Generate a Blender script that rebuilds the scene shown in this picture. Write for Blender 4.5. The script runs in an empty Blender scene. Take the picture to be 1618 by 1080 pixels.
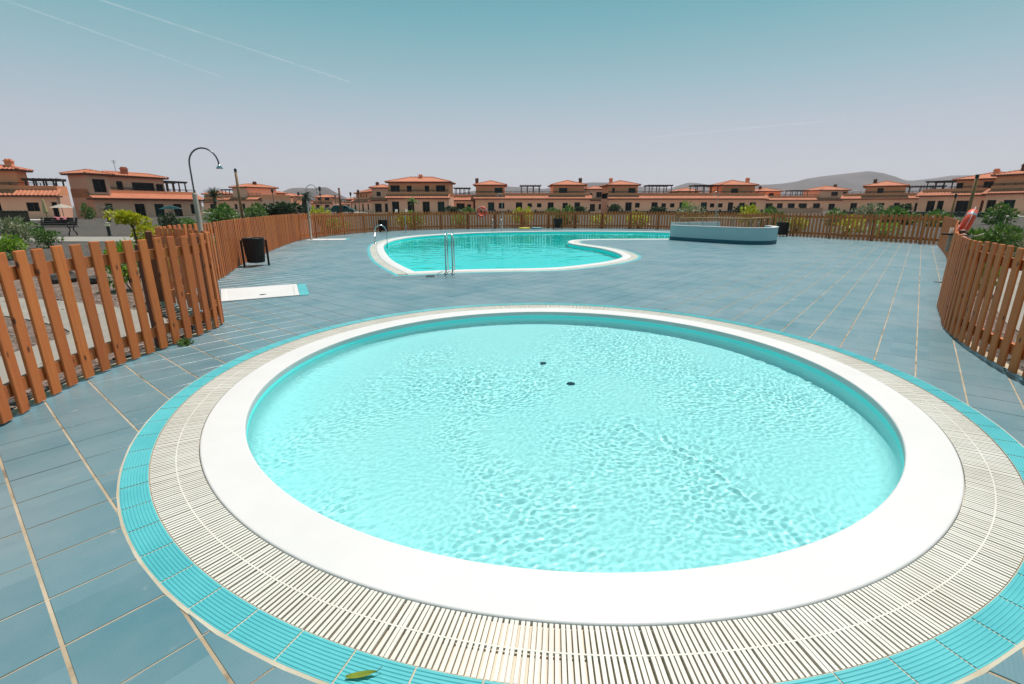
import bpy, bmesh, math, random
import numpy as np
from mathutils import Vector, Matrix
from mathutils.noise import noise as pnoise

random.seed(7)
SC = bpy.context.scene
COL = SC.collection
R = math.radians

# ---------------------------------------------------------------- camera, sky, sun, exposure
F_PX, PITCH, CAM_H = 752.63, R(15.91), 1.5          # focal length in photo pixels (photo is 1618 wide)
cam_d = bpy.data.cameras.new('camera')
cam = bpy.data.objects.new('camera', cam_d)
COL.objects.link(cam)
cam.location = (0, 0, CAM_H)
cam.rotation_euler = (math.pi / 2 - PITCH, 0, 0)
cam_d.sensor_fit = 'HORIZONTAL'
cam_d.sensor_width = 36
cam_d.lens = 36 * F_PX / 1618
cam_d.clip_start = 0.05
cam_d.clip_end = 60000
SC.camera = cam

SUN_EL, SUN_AZ = R(70), R(31)                        # azimuth measured from +Y towards +X
world = bpy.data.worlds.new('World')
SC.world = world
world.use_nodes = True
wn, wl = world.node_tree.nodes, world.node_tree.links
bg = wn['Background']
sky = wn.new('ShaderNodeTexSky')
sky.sky_type = 'NISHITA'
sky.sun_disc = False
sky.sun_elevation = SUN_EL
sky.sun_rotation = SUN_AZ
sky.altitude = 50
sky.air_density = 1.0
sky.dust_density = 1.6
sky.ozone_density = 1.0
# dusty Saharan air: the blue of the sky goes over into a pale lavender grey towards the horizon
tc = wn.new('ShaderNodeTexCoord')
sep = wn.new('ShaderNodeSeparateXYZ')
wl.new(tc.outputs['Generated'], sep.inputs[0])
ramp = wn.new('ShaderNodeValToRGB')
ramp.color_ramp.elements[0].position = 0.0
ramp.color_ramp.elements[0].color = (5.75, 5.65, 6.35, 1)
ramp.color_ramp.elements[1].position = 0.42
ramp.color_ramp.elements[1].color = (0.55, 3.15, 3.5, 1)
for pos, c in ((0.06, (5.5, 5.55, 6.25, 1)), (0.13, (4.75, 5.2, 5.95, 1)), (0.22, (2.9, 4.75, 5.25, 1)), (0.31, (1.4, 4.05, 4.5, 1))):
    e = ramp.color_ramp.elements.new(pos)
    e.color = c
wl.new(sep.outputs['Z'], ramp.inputs[0])
mixw = wn.new('ShaderNodeMix')
mixw.data_type = 'RGBA'
mixw.inputs['Factor'].default_value = 0.85
wl.new(sky.outputs[0], mixw.inputs['A'])
wl.new(ramp.outputs[0], mixw.inputs['B'])
wl.new(mixw.outputs['Result'], bg.inputs['Color'])
bg.inputs['Strength'].default_value = 0.1

sun_d = bpy.data.lights.new('sun', 'SUN')
sun = bpy.data.objects.new('sun', sun_d)
COL.objects.link(sun)
sun_d.energy = 5.0
sun_d.angle = R(0.53)
sun_d.color = (1.0, 0.915, 0.86)
sun_dir = Vector((math.sin(SUN_AZ) * math.cos(SUN_EL), math.cos(SUN_AZ) * math.cos(SUN_EL), math.sin(SUN_EL)))
sun.rotation_euler = sun_dir.to_track_quat('Z', 'Y').to_euler()
sun.location = (20, 10, 40)
try:
    sun_d.cycles.is_caustics_light = True
except Exception:
    pass

SC.view_settings.view_transform = 'Standard'
SC.view_settings.look = 'None'
SC.view_settings.exposure = 0.06
SC.view_settings.gamma = 1.0
SC.view_settings.use_curve_mapping = False
SC.render.engine = 'CYCLES'
SC.cycles.use_denoising = True
SC.cycles.max_bounces = 10
SC.cycles.transmission_bounces = 8
SC.cycles.transparent_max_bounces = 12
SC.cycles.volume_bounces = 1
SC.cycles.caustics_refractive = True
SC.cycles.caustics_reflective = False
SC.cycles.sample_clamp_indirect = 4.0

# ---------------------------------------------------------------- photograph measurements -> world
_CT, _ST = math.cos(PITCH), math.sin(PITCH)


def ray(px, py):
    a, b = (px - 809) / F_PX, (py - 540) / F_PX
    return Vector((a, _CT - b * _ST, -_ST - b * _CT))


def gp(px, py, z=0.0):
    d = ray(px, py)
    t = (z - CAM_H) / d.z
    return Vector((d.x * t, d.y * t, z))


def dp(px, py, Y):
    d = ray(px, py)
    t = Y / d.y
    return Vector((d.x * t, Y, CAM_H + d.z * t))


# ---------------------------------------------------------------- helpers
class MB:
    def __init__(s):
        s.v, s.f = [], []

    def add(s, vs, fs):
        n = len(s.v)
        s.v += [tuple(x) for x in vs]
        s.f += [tuple(i + n for i in f) for f in fs]
        return s

    def quad(s, a, b, c, d):
        return s.add([a, b, c, d], [(0, 1, 2, 3)])

    def box(s, c, size, rot=None):
        x, y, z = size[0] / 2, size[1] / 2, size[2] / 2
        vs = [Vector(p) for p in ((-x, -y, -z), (x, -y, -z), (x, y, -z), (-x, y, -z), (-x, -y, z), (x, -y, z), (x, y, z), (-x, y, z))]
        if rot is not None:
            vs = [rot @ p for p in vs]
        c = Vector(c)
        return s.add([p + c for p in vs], [(0, 3, 2, 1), (4, 5, 6, 7), (0, 1, 5, 4), (1, 2, 6, 5), (2, 3, 7, 6), (3, 0, 4, 7)])

    def box2(s, a, b):
        a, b = Vector(a), Vector(b)
        return s.box((a + b) / 2, (b - a))

    def beam(s, a, b, w, h, up=(0, 0, 1)):
        a, b = Vector(a), Vector(b)
        d = b - a
        L = d.length
        d.normalize()
        u = Vector(up)
        if abs(d.dot(u)) > 0.99:
            u = Vector((0, 1, 0))
        x = d.cross(u).normalized()
        z = x.cross(d).normalized()
        rot = Matrix((x, d, z)).transposed()
        return s.box((a + b) / 2, (w, L, h), rot)

    def tube(s, pts, r, n=8, cap=True, closed=False):
        pts = [Vector(p) for p in pts]
        m = len(pts)
        rr = r if isinstance(r, (list, tuple)) else [r] * m
        base = len(s.v)
        up = None
        for i, p in enumerate(pts):
            if closed:
                t = (pts[(i + 1) % m] - pts[i - 1]).normalized()
            else:
                t = (pts[min(i + 1, m - 1)] - pts[max(i - 1, 0)]).normalized()
            if up is None:
                up = Vector((0, 0, 1)) if abs(t.z) < 0.9 else Vector((1, 0, 0))
            x = t.cross(up)
            if x.length < 1e-4:
                x = t.cross(Vector((0.3, 1, 0.2)))
            x.normalize()
            y = x.cross(t).normalized()
            up = y
            for k in range(n):
                a = 2 * math.pi * k / n
                s.v.append(tuple(p + x * (math.cos(a) * rr[i]) + y * (math.sin(a) * rr[i])))
        for i in range(m if closed else m - 1):
            j = (i + 1) % m
            for k in range(n):
                k2 = (k + 1) % n
                s.f.append((base + i * n + k, base + i * n + k2, base + j * n + k2, base + j * n + k))
        if cap and not closed:
            s.f.append(tuple(base + k for k in range(n))[::-1])
            s.f.append(tuple(base + (m - 1) * n + k for k in range(n)))
        return s

    def lathe(s, prof, n=24, c=(0, 0, 0), closed_profile=False):
        base = len(s.v)
        m = len(prof)
        for k in range(n):
            a = 2 * math.pi * k / n
            for r, z in prof:
                s.v.append((c[0] + r * math.cos(a), c[1] + r * math.sin(a), c[2] + z))
        for k in range(n):
            k2 = (k + 1) % n
            for i in range(m if closed_profile else m - 1):
                j = (i + 1) % m
                s.f.append((base + k * m + i, base + k2 * m + i, base + k2 * m + j, base + k * m + j))
        return s

    def mesh(s, name, mat=None, smooth=False):
        me = bpy.data.meshes.new(name)
        me.from_pydata(s.v, [], s.f)
        if mat:
            me.materials.append(mat)
        if smooth:
            me.polygons.foreach_set('use_smooth', [True] * len(me.polygons))
        me.update()
        return me

    def build(s, name, mat, parent=None, smooth=False, loc=None):
        return link(name, s.mesh(name, mat, smooth), parent, loc)


def link(name, me, parent=None, loc=None, rz=None):
    o = bpy.data.objects.new(name, me)
    COL.objects.link(o)
    if parent is not None:
        o.parent = parent
    if loc is not None:
        o.location = loc
    if rz is not None:
        o.rotation_euler.z = rz
    return o


def tag(o, label=None, cat=None, group=None, kind=None):
    for k, v in (('label', label), ('category', cat), ('group', group), ('kind', kind)):
        if v:
            o[k] = v
    return o


def thing(name, label, cat, loc=(0, 0, 0), rz=0.0, group=None):
    o = bpy.data.objects.new(name, None)
    COL.objects.link(o)
    o.location = loc
    o.rotation_euler.z = rz
    o.empty_display_size = 0.2
    return tag(o, label, cat, group)


def dup(root, loc=None, rz=None, label=None, group=None, scale=None):
    r = root.copy()
    COL.objects.link(r)
    if loc is not None:
        r.location = loc
    if rz is not None:
        r.rotation_euler.z = rz
    if scale is not None:
        r.scale = (scale, scale, scale)
    if label:
        r['label'] = label
    if group:
        r['group'] = group
    for ch in list(root.children):
        c = ch.copy()
        COL.objects.link(c)
        c.parent = r
        for g in list(ch.children):
            d = g.copy()
            COL.objects.link(d)
            d.parent = c
    return r


def catmull(pts, closed=False, step=0.25, sharp=()):
    P = [Vector(p) for p in pts]
    n = len(P)
    out = []
    rng = range(n if closed else n - 1)
    for i in rng:
        p1, p2 = P[i], P[(i + 1) % n]
        p0 = P[i - 1] if (closed or i > 0) else p1 * 2 - p2
        p3 = P[(i + 2) % n] if (closed or i + 2 < n) else p2 * 2 - p1
        if i in sharp:
            p0 = p1 * 2 - p2
        if (i + 1) % n in sharp:
            p3 = p2 * 2 - p1
        L = (p2 - p1).length
        m = max(2, int(L / step))
        for k in range(m):
            t = k / m
            out.append(0.5 * ((2 * p1) + (p2 - p0) * t + (2 * p0 - 5 * p1 + 4 * p2 - p3) * t * t + (3 * p1 - p0 - 3 * p2 + p3) * t ** 3))
    if not closed:
        out.append(P[-1])
    return out


def resample(pts, step, closed=False):
    P = [Vector(p) for p in pts] + ([Vector(pts[0])] if closed else [])
    cum = [0.0]
    for a, b in zip(P, P[1:]):
        cum.append(cum[-1] + (b - a).length)
    n = max(2, int(round(cum[-1] / step)))
    res, j = [], 0
    for k in range(n if closed else n + 1):
        t = cum[-1] * k / n
        while j < len(cum) - 2 and cum[j + 1] < t:
            j += 1
        u = (t - cum[j]) / max(1e-9, cum[j + 1] - cum[j])
        res.append(P[j].lerp(P[j + 1], u))
    return res


# ---------------------------------------------------------------- materials
def mat(name, color=(0.5, 0.5, 0.5), rough=0.6, metal=0.0, spec=0.5):
    m = bpy.data.materials.new(name)
    m.use_nodes = True
    b = m.node_tree.nodes['Principled BSDF']
    b.inputs['Base Color'].default_value = (*color, 1)
    b.inputs['Roughness'].default_value = rough
    b.inputs['Metallic'].default_value = metal
    b.inputs['Specular IOR Level'].default_value = spec
    return m


class NT:
    def __init__(s, m):
        s.m, s.n, s.l = m, m.node_tree.nodes, m.node_tree.links
        s.b = s.n.get('Principled BSDF')

    def node(s, t, **kw):
        x = s.n.new('ShaderNode' + t)
        for k, v in kw.items():
            if k.startswith('i_'):
                key = k[2:]
                key = int(key) if key.isdigit() else key.replace('_', ' ')
                s.set(x.inputs[key], v)
            else:
                setattr(x, k, v)
        return x

    def set(s, inp, v):
        if hasattr(v, 'is_output'):
            s.l.new(v, inp)
        else:
            inp.default_value = v

    def noise(s, vec, scale, detail=4, rough=0.55):
        x = s.node('TexNoise')
        x.inputs['Scale'].default_value = scale
        x.inputs['Detail'].default_value = detail
        x.inputs['Roughness'].default_value = rough
        if vec is not None:
            s.l.new(vec, x.inputs['Vector'])
        return x.outputs['Fac']

    def ramp(s, fac, stops):
        x = s.node('ValToRGB')
        e = x.color_ramp.elements
        while len(e) < len(stops):
            e.new(0.5)
        for k, (p, c) in enumerate(stops):
            e[k].position = p
            e[k].color = (*c, 1) if len(c) == 3 else c
        s.l.new(fac, x.inputs[0])
        return x.outputs[0]

    def mix(s, fac, a, b, blend='MIX'):
        x = s.node('Mix', data_type='RGBA', blend_type=blend)
        s.set(x.inputs['Factor'], fac)
        s.set(x.inputs['A'], a if hasattr(a, 'is_output') else (*a, 1))
        s.set(x.inputs['B'], b if hasattr(b, 'is_output') else (*b, 1))
        return x.outputs['Result']

    def math(s, op, a, b=None, clamp=False):
        x = s.node('Math', operation=op, use_clamp=clamp)
        s.set(x.inputs[0], a)
        if b is not None:
            s.set(x.inputs[1], b)
        return x.outputs[0]

    def bump(s, h, strength=0.3, dist=0.01):
        x = s.node('Bump')
        x.inputs['Strength'].default_value = strength
        x.inputs['Distance'].default_value = dist
        s.l.new(h, x.inputs['Height'])
        s.l.new(x.outputs[0], s.b.inputs['Normal'])

    def pos(s):
        return s.node('NewGeometry').outputs['Position']

    def obj(s):
        return s.node('TexCoord').outputs['Object']

    def rnd(s):
        return s.node('ObjectInfo').outputs['Random']

    def map(s, vec, scale=(1, 1, 1), rot=(0, 0, 0), loc=(0, 0, 0)):
        x = s.node('Mapping')
        x.inputs['Scale'].default_value = scale
        x.inputs['Rotation'].default_value = rot
        x.inputs['Location'].default_value = loc
        s.l.new(vec, x.inputs['Vector'])
        return x.outputs[0]

    def color(s, c):
        s.set(s.b.inputs['Base Color'], c)

    def rough(s, c):
        s.set(s.b.inputs['Roughness'], c)


M = {}
PHI = R(50.32)                                       # direction of the tile courses
TP = 0.3275                                          # tile pitch


def mk_tile():
    m = mat('deck_tile_glaze', rough=0.55, spec=0.6)
    t = NT(m)
    p = t.map(t.pos(), rot=(0, 0, -PHI))
    cell = t.node('VectorMath', operation='SCALE')
    t.l.new(p, cell.inputs[0])
    cell.inputs['Scale'].default_value = 1 / TP
    fl = t.node('VectorMath', operation='FLOOR')
    t.l.new(cell.outputs[0], fl.inputs[0])
    sx = t.node('SeparateXYZ')
    t.l.new(fl.outputs[0], sx.inputs[0])
    cx = t.node('CombineXYZ')
    t.l.new(sx.outputs[0], cx.inputs[0])
    t.l.new(sx.outputs[1], cx.inputs[1])
    wn_ = t.node('TexWhiteNoise', noise_dimensions='2D')
    t.l.new(cx.outputs[0], wn_.inputs['Vector'])
    base = t.mix(wn_.outputs['Value'], (0.078, 0.182, 0.216), (0.124, 0.232, 0.262))
    streak = t.noise(t.map(p, scale=(2.2, 46, 2)), 1.0, 4, 0.6)
    base = t.mix(t.math('MULTIPLY', streak, 0.45), base, (0.060, 0.140, 0.170))
    cloud = t.noise(t.pos(), 0.9, 5, 0.62)
    base = t.mix(t.ramp(cloud, [(0.36, (0, 0, 0)), (0.70, (0.6, 0.6, 0.6))]), base, (0.240, 0.282, 0.302))
    scale_ = t.noise(t.map(p, scale=(1.3, 3.2, 1)), 1.4, 6, 0.7)
    base = t.mix(t.ramp(scale_, [(0.63, (0, 0, 0)), (0.74, (0.4, 0.4, 0.4))]), base, (0.34, 0.34, 0.33))
    spots = t.noise(t.pos(), 7.0, 3, 0.5)
    base = t.mix(t.ramp(spots, [(0.70, (0, 0, 0)), (0.78, (0.5, 0.5, 0.5))]), base, (0.42, 0.41, 0.39))
    # splash water by the corner of the swimming pool
    d = t.node('VectorMath', operation='DISTANCE')
    t.l.new(t.map(t.pos(), scale=(0.62, 1.5, 1)), d.inputs[0])
    d.inputs[1].default_value = (-2.0 * 0.62, 10.55 * 1.5, 0)
    wet = t.ramp(t.math('ADD', t.math('MULTIPLY', d.outputs['Value'], 0.55), t.noise(t.pos(), 1.8, 5, 0.6)), [(0.72, (1, 1, 1)), (1.0, (0, 0, 0))])
    base = t.mix(t.math('MULTIPLY', wet, 0.75), base, (0.055, 0.165, 0.185))
    t.color(base)
    r = t.mix(streak, (0.26, 0.26, 0.26), (0.42, 0.42, 0.42))
    t.rough(t.mix(wet, r, (0.12, 0.12, 0.12)))
    ribs = t.node('TexWave', wave_type='BANDS', bands_direction='Y')
    ribs.inputs['Scale'].default_value = 22
    ribs.inputs['Distortion'].default_value = 1.5
    t.l.new(p, ribs.inputs['Vector'])
    h = t.math('ADD', t.math('MULTIPLY', ribs.outputs['Fac'], 0.35), t.noise(t.pos(), 90, 4, 0.6))
    t.bump(h, 0.22, 0.004)
    return m


def mk_grout():
    m = mat('grout', rough=0.9)
    t = NT(m)
    n = t.noise(t.pos(), 2.3, 5, 0.65)
    c = t.ramp(n, [(0.34, (0.13, 0.10, 0.07)), (0.43, (0.34, 0.26, 0.17)), (0.62, (0.44, 0.36, 0.26)), (0.78, (0.50, 0.46, 0.40))])
    t.color(c)
    t.bump(t.noise(t.pos(), 160, 3), 0.5, 0.004)
    return m


def mk_plaster(name, c, c2, scale=1.2, bump=0.15, rough=0.75, fine=120, dirt=None):
    m = mat(name, rough=rough)
    t = NT(m)
    n = t.noise(t.pos(), scale, 6, 0.62)
    col = t.mix(t.ramp(n, [(0.35, (0, 0, 0)), (0.7, (1, 1, 1))]), c, c2)
    if dirt:
        n2 = t.noise(t.pos(), scale * 5.3, 4, 0.7)
        col = t.mix(t.ramp(n2, [(0.66, (0, 0, 0)), (0.8, (0.55, 0.55, 0.55))]), col, dirt)
    t.color(col)
    t.bump(t.noise(t.pos(), fine, 4), bump, 0.004)
    return m


def mk_wood(name, a, b, dark, rough=0.62):
    m = mat(name, rough=rough)
    t = NT(m)
    off = t.node('CombineXYZ')
    r = t.rnd()
    t.l.new(t.math('MULTIPLY', r, 37.0), off.inputs[0])
    t.l.new(t.math('MULTIPLY', r, 91.0), off.inputs[2])
    v = t.node('VectorMath', operation='ADD')
    t.l.new(t.obj(), v.inputs[0])
    t.l.new(off.outputs[0], v.inputs[1])
    p = v.outputs[0]
    g = t.noise(t.map(p, scale=(26, 26, 1.3)), 2.0, 5, 0.65)
    col = t.mix(t.ramp(g, [(0.30, (0, 0, 0)), (0.70, (1, 1, 1))]), a, b)
    col = t.mix(t.math('MULTIPLY', r, 0.6), col, dark)
    kn = t.node('TexVoronoi', feature='F1')
    kn.inputs['Scale'].default_value = 1.0
    t.l.new(t.map(p, scale=(9, 9, 4.2)), kn.inputs['Vector'])
    col = t.mix(t.ramp(kn.outputs['Distance'], [(0.07, (1, 1, 1)), (0.15, (0, 0, 0))]), col, tuple(x * 0.25 for x in dark))
    weather = t.noise(p, 3.2, 4, 0.6)
    col = t.mix(t.ramp(weather, [(0.55, (0, 0, 0)), (0.8, (0.3, 0.3, 0.3))]), col, tuple(x * 0.7 + 0.05 for x in a))
    t.color(col)
    t.bump(g, 0.25, 0.004)
    return m


def mk_gravel(name, stops, scale=42.0):
    m = mat(name, rough=0.95, spec=0.2)
    t = NT(m)
    vo = t.node('TexVoronoi', feature='F1')
    vo.inputs['Scale'].default_value = scale
    t.l.new(t.pos(), vo.inputs['Vector'])
    sp = t.node('SeparateColor')
    t.l.new(vo.outputs['Color'], sp.inputs[0])
    c = t.ramp(sp.outputs[0], stops)
    n = t.noise(t.pos(), 0.35, 5, 0.6)
    c = t.mix(t.ramp(n, [(0.45, (0, 0, 0)), (0.62, (0.5, 0.5, 0.5))]), c, (0.12, 0.092, 0.072), 'MIX')
    t.color(c)
    t.bump(vo.outputs['Distance'], 0.8, 0.02)
    return m


def mk_leaf(name, a, b, c=None):
    m = mat(name, rough=0.5)
    t = NT(m)
    n = t.noise(t.pos(), 11, 2)
    col = t.mix(t.ramp(n, [(0.35, (0, 0, 0)), (0.65, (1, 1, 1))]), a, b)
    if c:
        n2 = t.noise(t.pos(), 5, 2)
        col = t.mix(t.ramp(n2, [(0.58, (0, 0, 0)), (0.7, (0.7, 0.7, 0.7))]), col, c)
    t.color(col)
    t.b.inputs['Subsurface Weight'].default_value = 0.0
    tr = t.node('BsdfTranslucent')
    t.l.new(col, tr.inputs['Color'])
    mx = t.node('MixShader')
    mx.inputs[0].default_value = 0.3
    t.l.new(t.b.outputs[0], mx.inputs[1])
    t.l.new(tr.outputs[0], mx.inputs[2])
    t.l.new(mx.outputs[0], t.n['Material Output'].inputs['Surface'])
    return m


def mk_water(name, color):
    m = bpy.data.materials.new(name)
    m.use_nodes = True
    t = NT(m)
    t.n.remove(t.b)
    g = t.node('BsdfGlass')
    g.inputs['Color'].default_value = (*color, 1)
    g.inputs['IOR'].default_value = 1.33
    g.inputs['Roughness'].default_value = 0.0
    t.l.new(g.outputs[0], t.n['Material Output'].inputs['Surface'])
    return m


def mk_roof():
    m = mat('terracotta', rough=0.8)
    t = NT(m)
    c = t.mix(t.ramp(t.noise(t.pos(), 1.1, 5, 0.7), [(0.3, (0, 0, 0)), (0.7, (1, 1, 1))]), (0.43, 0.125, 0.06), (0.55, 0.19, 0.095))
    n = t.noise(t.map(t.pos(), scale=(4, 4, 4)), 1.7, 2)
    c = t.mix(t.ramp(n, [(0.6, (0, 0, 0)), (0.72, (0.6, 0.6, 0.6))]), c, (0.30, 0.10, 0.06))
    t.color(c)
    w = t.node('TexWave', wave_type='BANDS', bands_direction='Z')
    w.inputs['Scale'].default_value = 5
    t.l.new(t.pos(), w.inputs['Vector'])
    t.bump(w.outputs['Fac'], 0.4, 0.03)
    return m


def mk_hill():
    m = mat('volcanic_slope', rough=1.0, spec=0.1)
    t = NT(m)
    c = t.mix(t.ramp(t.noise(t.pos(), 0.006, 6, 0.65), [(0.35, (0, 0, 0)), (0.65, (1, 1, 1))]), (0.075, 0.055, 0.055), (0.13, 0.095, 0.09))
    t.color(c)
    return m


M['tile'] = mk_tile()
M['grout'] = mk_grout()
M['white'] = mk_plaster('white_coping', (0.61, 0.583, 0.574), (0.565, 0.54, 0.53), 1.3, 0.15, 0.6, 60, (0.44, 0.415, 0.395))
M['grate'] = mk_plaster('cream_plastic', (0.66, 0.62, 0.555), (0.56, 0.51, 0.44), 2.1, 0.05, 0.5, 60, (0.46, 0.38, 0.27))
M['channel'] = mk_plaster('gutter_concrete', (0.66, 0.565, 0.44), (0.56, 0.50, 0.42), 2.2, 0.3, 0.85, 40)
M['cyan'] = mk_plaster('cyan_tile', (0.065, 0.36, 0.39), (0.10, 0.44, 0.465), 2.4, 0.05, 0.4, 60, (0.25, 0.55, 0.56))
M['basin'] = mk_plaster('pale_pool_paint', (0.52, 0.95, 0.95), (0.47, 0.93, 0.93), 0.9, 0.02, 0.7, 30)
M['basin_wall'] = mk_plaster('cyan_pool_paint', (0.17, 0.92, 0.89), (0.19, 0.93, 0.90), 1.2, 0.02, 0.5, 30)
M['deep_basin'] = mk_plaster('turquoise_pool_tile', (0.03, 0.88, 0.84), (0.04, 0.91, 0.87), 0.6, 0.02, 0.5, 30)
M['water_shallow'] = mk_water('shallow_water', (0.89, 1.0, 1.0))
M['water_deep'] = mk_water('deep_water', (0.38, 1.0, 0.99))
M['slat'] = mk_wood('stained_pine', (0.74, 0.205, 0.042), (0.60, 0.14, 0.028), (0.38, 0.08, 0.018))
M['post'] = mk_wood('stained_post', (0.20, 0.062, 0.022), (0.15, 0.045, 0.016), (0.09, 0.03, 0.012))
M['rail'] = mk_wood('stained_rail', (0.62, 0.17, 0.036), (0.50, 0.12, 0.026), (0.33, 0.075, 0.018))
M['darkwood'] = mk_wood('dark_slat_wood', (0.035, 0.017, 0.012), (0.025, 0.012, 0.009), (0.015, 0.008, 0.006), 0.85)
M['polewood'] = mk_wood('pale_pole_wood', (0.36, 0.19, 0.06), (0.27, 0.13, 0.04), (0.16, 0.075, 0.03))
M['gravel'] = mk_gravel('dark_gravel', [(0.0, (0.025, 0.023, 0.022)), (0.5, (0.058, 0.052, 0.048)), (0.85, (0.105, 0.092, 0.082)), (1.0, (0.22, 0.19, 0.165))], 30)
M['stone'] = mk_plaster('brown_stone', (0.15, 0.10, 0.078), (0.28, 0.215, 0.175), 14, 0.4, 0.95, 90)
M['lava'] = mk_plaster('lava_rock', (0.045, 0.038, 0.035), (0.085, 0.07, 0.062), 6, 0.8, 1.0, 40)
M['path'] = mk_plaster('path_concrete', (0.29, 0.255, 0.215), (0.22, 0.198, 0.17), 1.8, 0.3, 0.9, 70)
M['steel'] = mat('stainless_steel', (0.45, 0.46, 0.47), 0.22, 1.0)
M['darkmetal'] = mat('black_iron', (0.018, 0.018, 0.02), 0.45, 0.3)
M['pipe'] = mat('grey_pipe', (0.10, 0.11, 0.12), 0.35, 0.6)
M['rubber'] = mat('black_rubber', (0.01, 0.01, 0.01), 0.6)
M['stucco_beige'] = mk_plaster('beige_stucco', (0.40, 0.34, 0.28), (0.31, 0.27, 0.225), 3, 0.3, 0.9, 60)
M['salmon'] = mk_plaster('salmon_render', (0.86, 0.34, 0.175), (0.80, 0.305, 0.155), 0.35, 0.2, 0.9, 12, (0.68, 0.27, 0.16))
M['pink'] = mk_plaster('pink_render', (0.80, 0.425, 0.29), (0.73, 0.37, 0.25), 0.35, 0.2, 0.9, 12, (0.60, 0.32, 0.22))
M['roof'] = mk_roof()
M['eave'] = mk_plaster('brown_eave', (0.16, 0.055, 0.03), (0.12, 0.04, 0.025), 2, 0.1, 0.8, 20)
M['frame'] = mat('dark_brown_frame', (0.035, 0.02, 0.014), 0.5)
M['glass'] = mat('window_glass', (0.006, 0.009, 0.011), 0.15, 0.0, 0.12)
M['greenshutter'] = mat('green_glass', (0.008, 0.03, 0.03), 0.2, 0.0, 0.15)
M['hill'] = mk_hill()
M['planter'] = mk_plaster('pale_blue_paint', (0.42, 0.55, 0.57), (0.38, 0.51, 0.53), 0.8, 0.08, 0.7, 40)
M['planter_base'] = mk_plaster('dark_teal_paint', (0.012, 0.10, 0.14), (0.016, 0.12, 0.16), 1.0, 0.05, 0.6, 40)
M['orange'] = mat('orange_plastic', (0.80, 0.075, 0.03), 0.5)
M['band'] = mat('grey_reflective_band', (0.34, 0.35, 0.38), 0.4)
M['leaf_yellow'] = mk_leaf('yellow_green_leaf', (0.55, 0.50, 0.015), (0.30, 0.36, 0.02), (0.66, 0.56, 0.02))
M['leaf_lime'] = mk_leaf('lime_leaf', (0.27, 0.42, 0.03), (0.15, 0.28, 0.03), (0.45, 0.50, 0.04))
M['leaf_green'] = mk_leaf('green_leaf', (0.12, 0.22, 0.035), (0.07, 0.14, 0.028), (0.22, 0.31, 0.06))
M['leaf_dark'] = mk_leaf('dark_leaf', (0.022, 0.045, 0.016), (0.035, 0.07, 0.022))
M['leaf_grey'] = mk_leaf('grey_green_leaf', (0.17, 0.20, 0.10), (0.26, 0.27, 0.15), (0.42, 0.36, 0.20))
M['bark'] = mk_plaster('bark', (0.07, 0.042, 0.025), (0.11, 0.075, 0.05), 20, 0.5, 0.95, 80)
M['cream'] = mat('cream_lamp_glass', (0.72, 0.66, 0.42), 0.4)
M['carpaint'] = mat('dark_teal_car_paint', (0.008, 0.05, 0.045), 0.25, 0.3)
M['whiteplastic'] = mat('white_plastic', (0.75, 0.75, 0.73), 0.45)
M['canvas'] = mk_plaster('beige_canvas', (0.55, 0.43, 0.20), (0.48, 0.36, 0.16), 3, 0.1, 0.9, 40)
M['pinkcloth'] = mk_plaster('pink_cloth', (0.72, 0.22, 0.24), (0.62, 0.16, 0.20), 8, 0.2, 0.9, 60)
M['yellowfloat'] = mat('yellow_foam', (0.72, 0.62, 0.06), 0.5)
M['bluefloat'] = mat('blue_foam', (0.10, 0.35, 0.38), 0.5)
M['reed'] = mk_wood('reed_screen', (0.15, 0.10, 0.065), (0.11, 0.07, 0.045), (0.07, 0.045, 0.03), 0.9)
M['joint'] = mk_plaster('pale_joint', (0.55, 0.50, 0.40), (0.42, 0.34, 0.23), 3, 0.1, 0.9, 60)
M['terrace'] = mk_plaster('bounce_paving', (0.58, 0.52, 0.45), (0.48, 0.43, 0.37), 0.8, 0.1, 0.9, 10)  # kept pale so the added slabs throw light up the shaded facades

# ---------------------------------------------------------------- outlines
fence_left_near = [(-3.05, 1.55), (-3.45, 2.55), (-3.66, 3.25), (-3.80, 3.85), (-3.82, 4.55), (-3.79, 5.15), (-3.76, 5.70), (-3.86, 6.2), (-4.25, 6.72)]
fence_left_far = [(-4.25, 6.72), (-4.95, 7.15), (-5.65, 7.75), (-5.95, 8.7), (-6.2, 10.1), (-7.30, 13.15), (-8.80, 18.4), (-9.62, 22.25), (-9.55, 25.2)]
fence_back = [(-9.55, 25.2), (-8.6, 28.6), (-6.4, 31.6), (-3.0, 33.4), (1.0, 34.2), (5.0, 34.3), (8.6, 33.6), (11.0, 31.9)]
fence_back_right = [(11.0, 31.9), (12.7, 29.1), (14.2, 26.1), (15.6, 23.0), (16.75, 20.6), (17.0, 19.35)]
fence_right_far = [(17.0, 19.35), (12.78, 14.12), (9.3, 10.25), (6.55, 7.2)]
fence_right_near = [(6.55, 7.2), (6.0, 6.5), (5.48, 5.85), (5.06, 5.12), (4.76, 4.46), (4.62, 4.05), (4.5, 3.5), (4.42, 2.9)]
FENCES = [fence_left_near, fence_left_far, fence_back, fence_back_right, fence_right_far, fence_right_near]


def v2(p, z=0.0):
    return Vector((p[0], p[1], z))


_paths = [catmull([v2(p) for p in f], step=0.12) for f in FENCES]
deck_loop = []
for p in _paths:
    deck_loop += p[:-1]
deck_loop.append(_paths[-1][-1])
deck_loop += [v2((4.2, -4.0)), v2((-2.2, -4.0))]
deck_loop = resample(deck_loop, 0.22, True)

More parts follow.
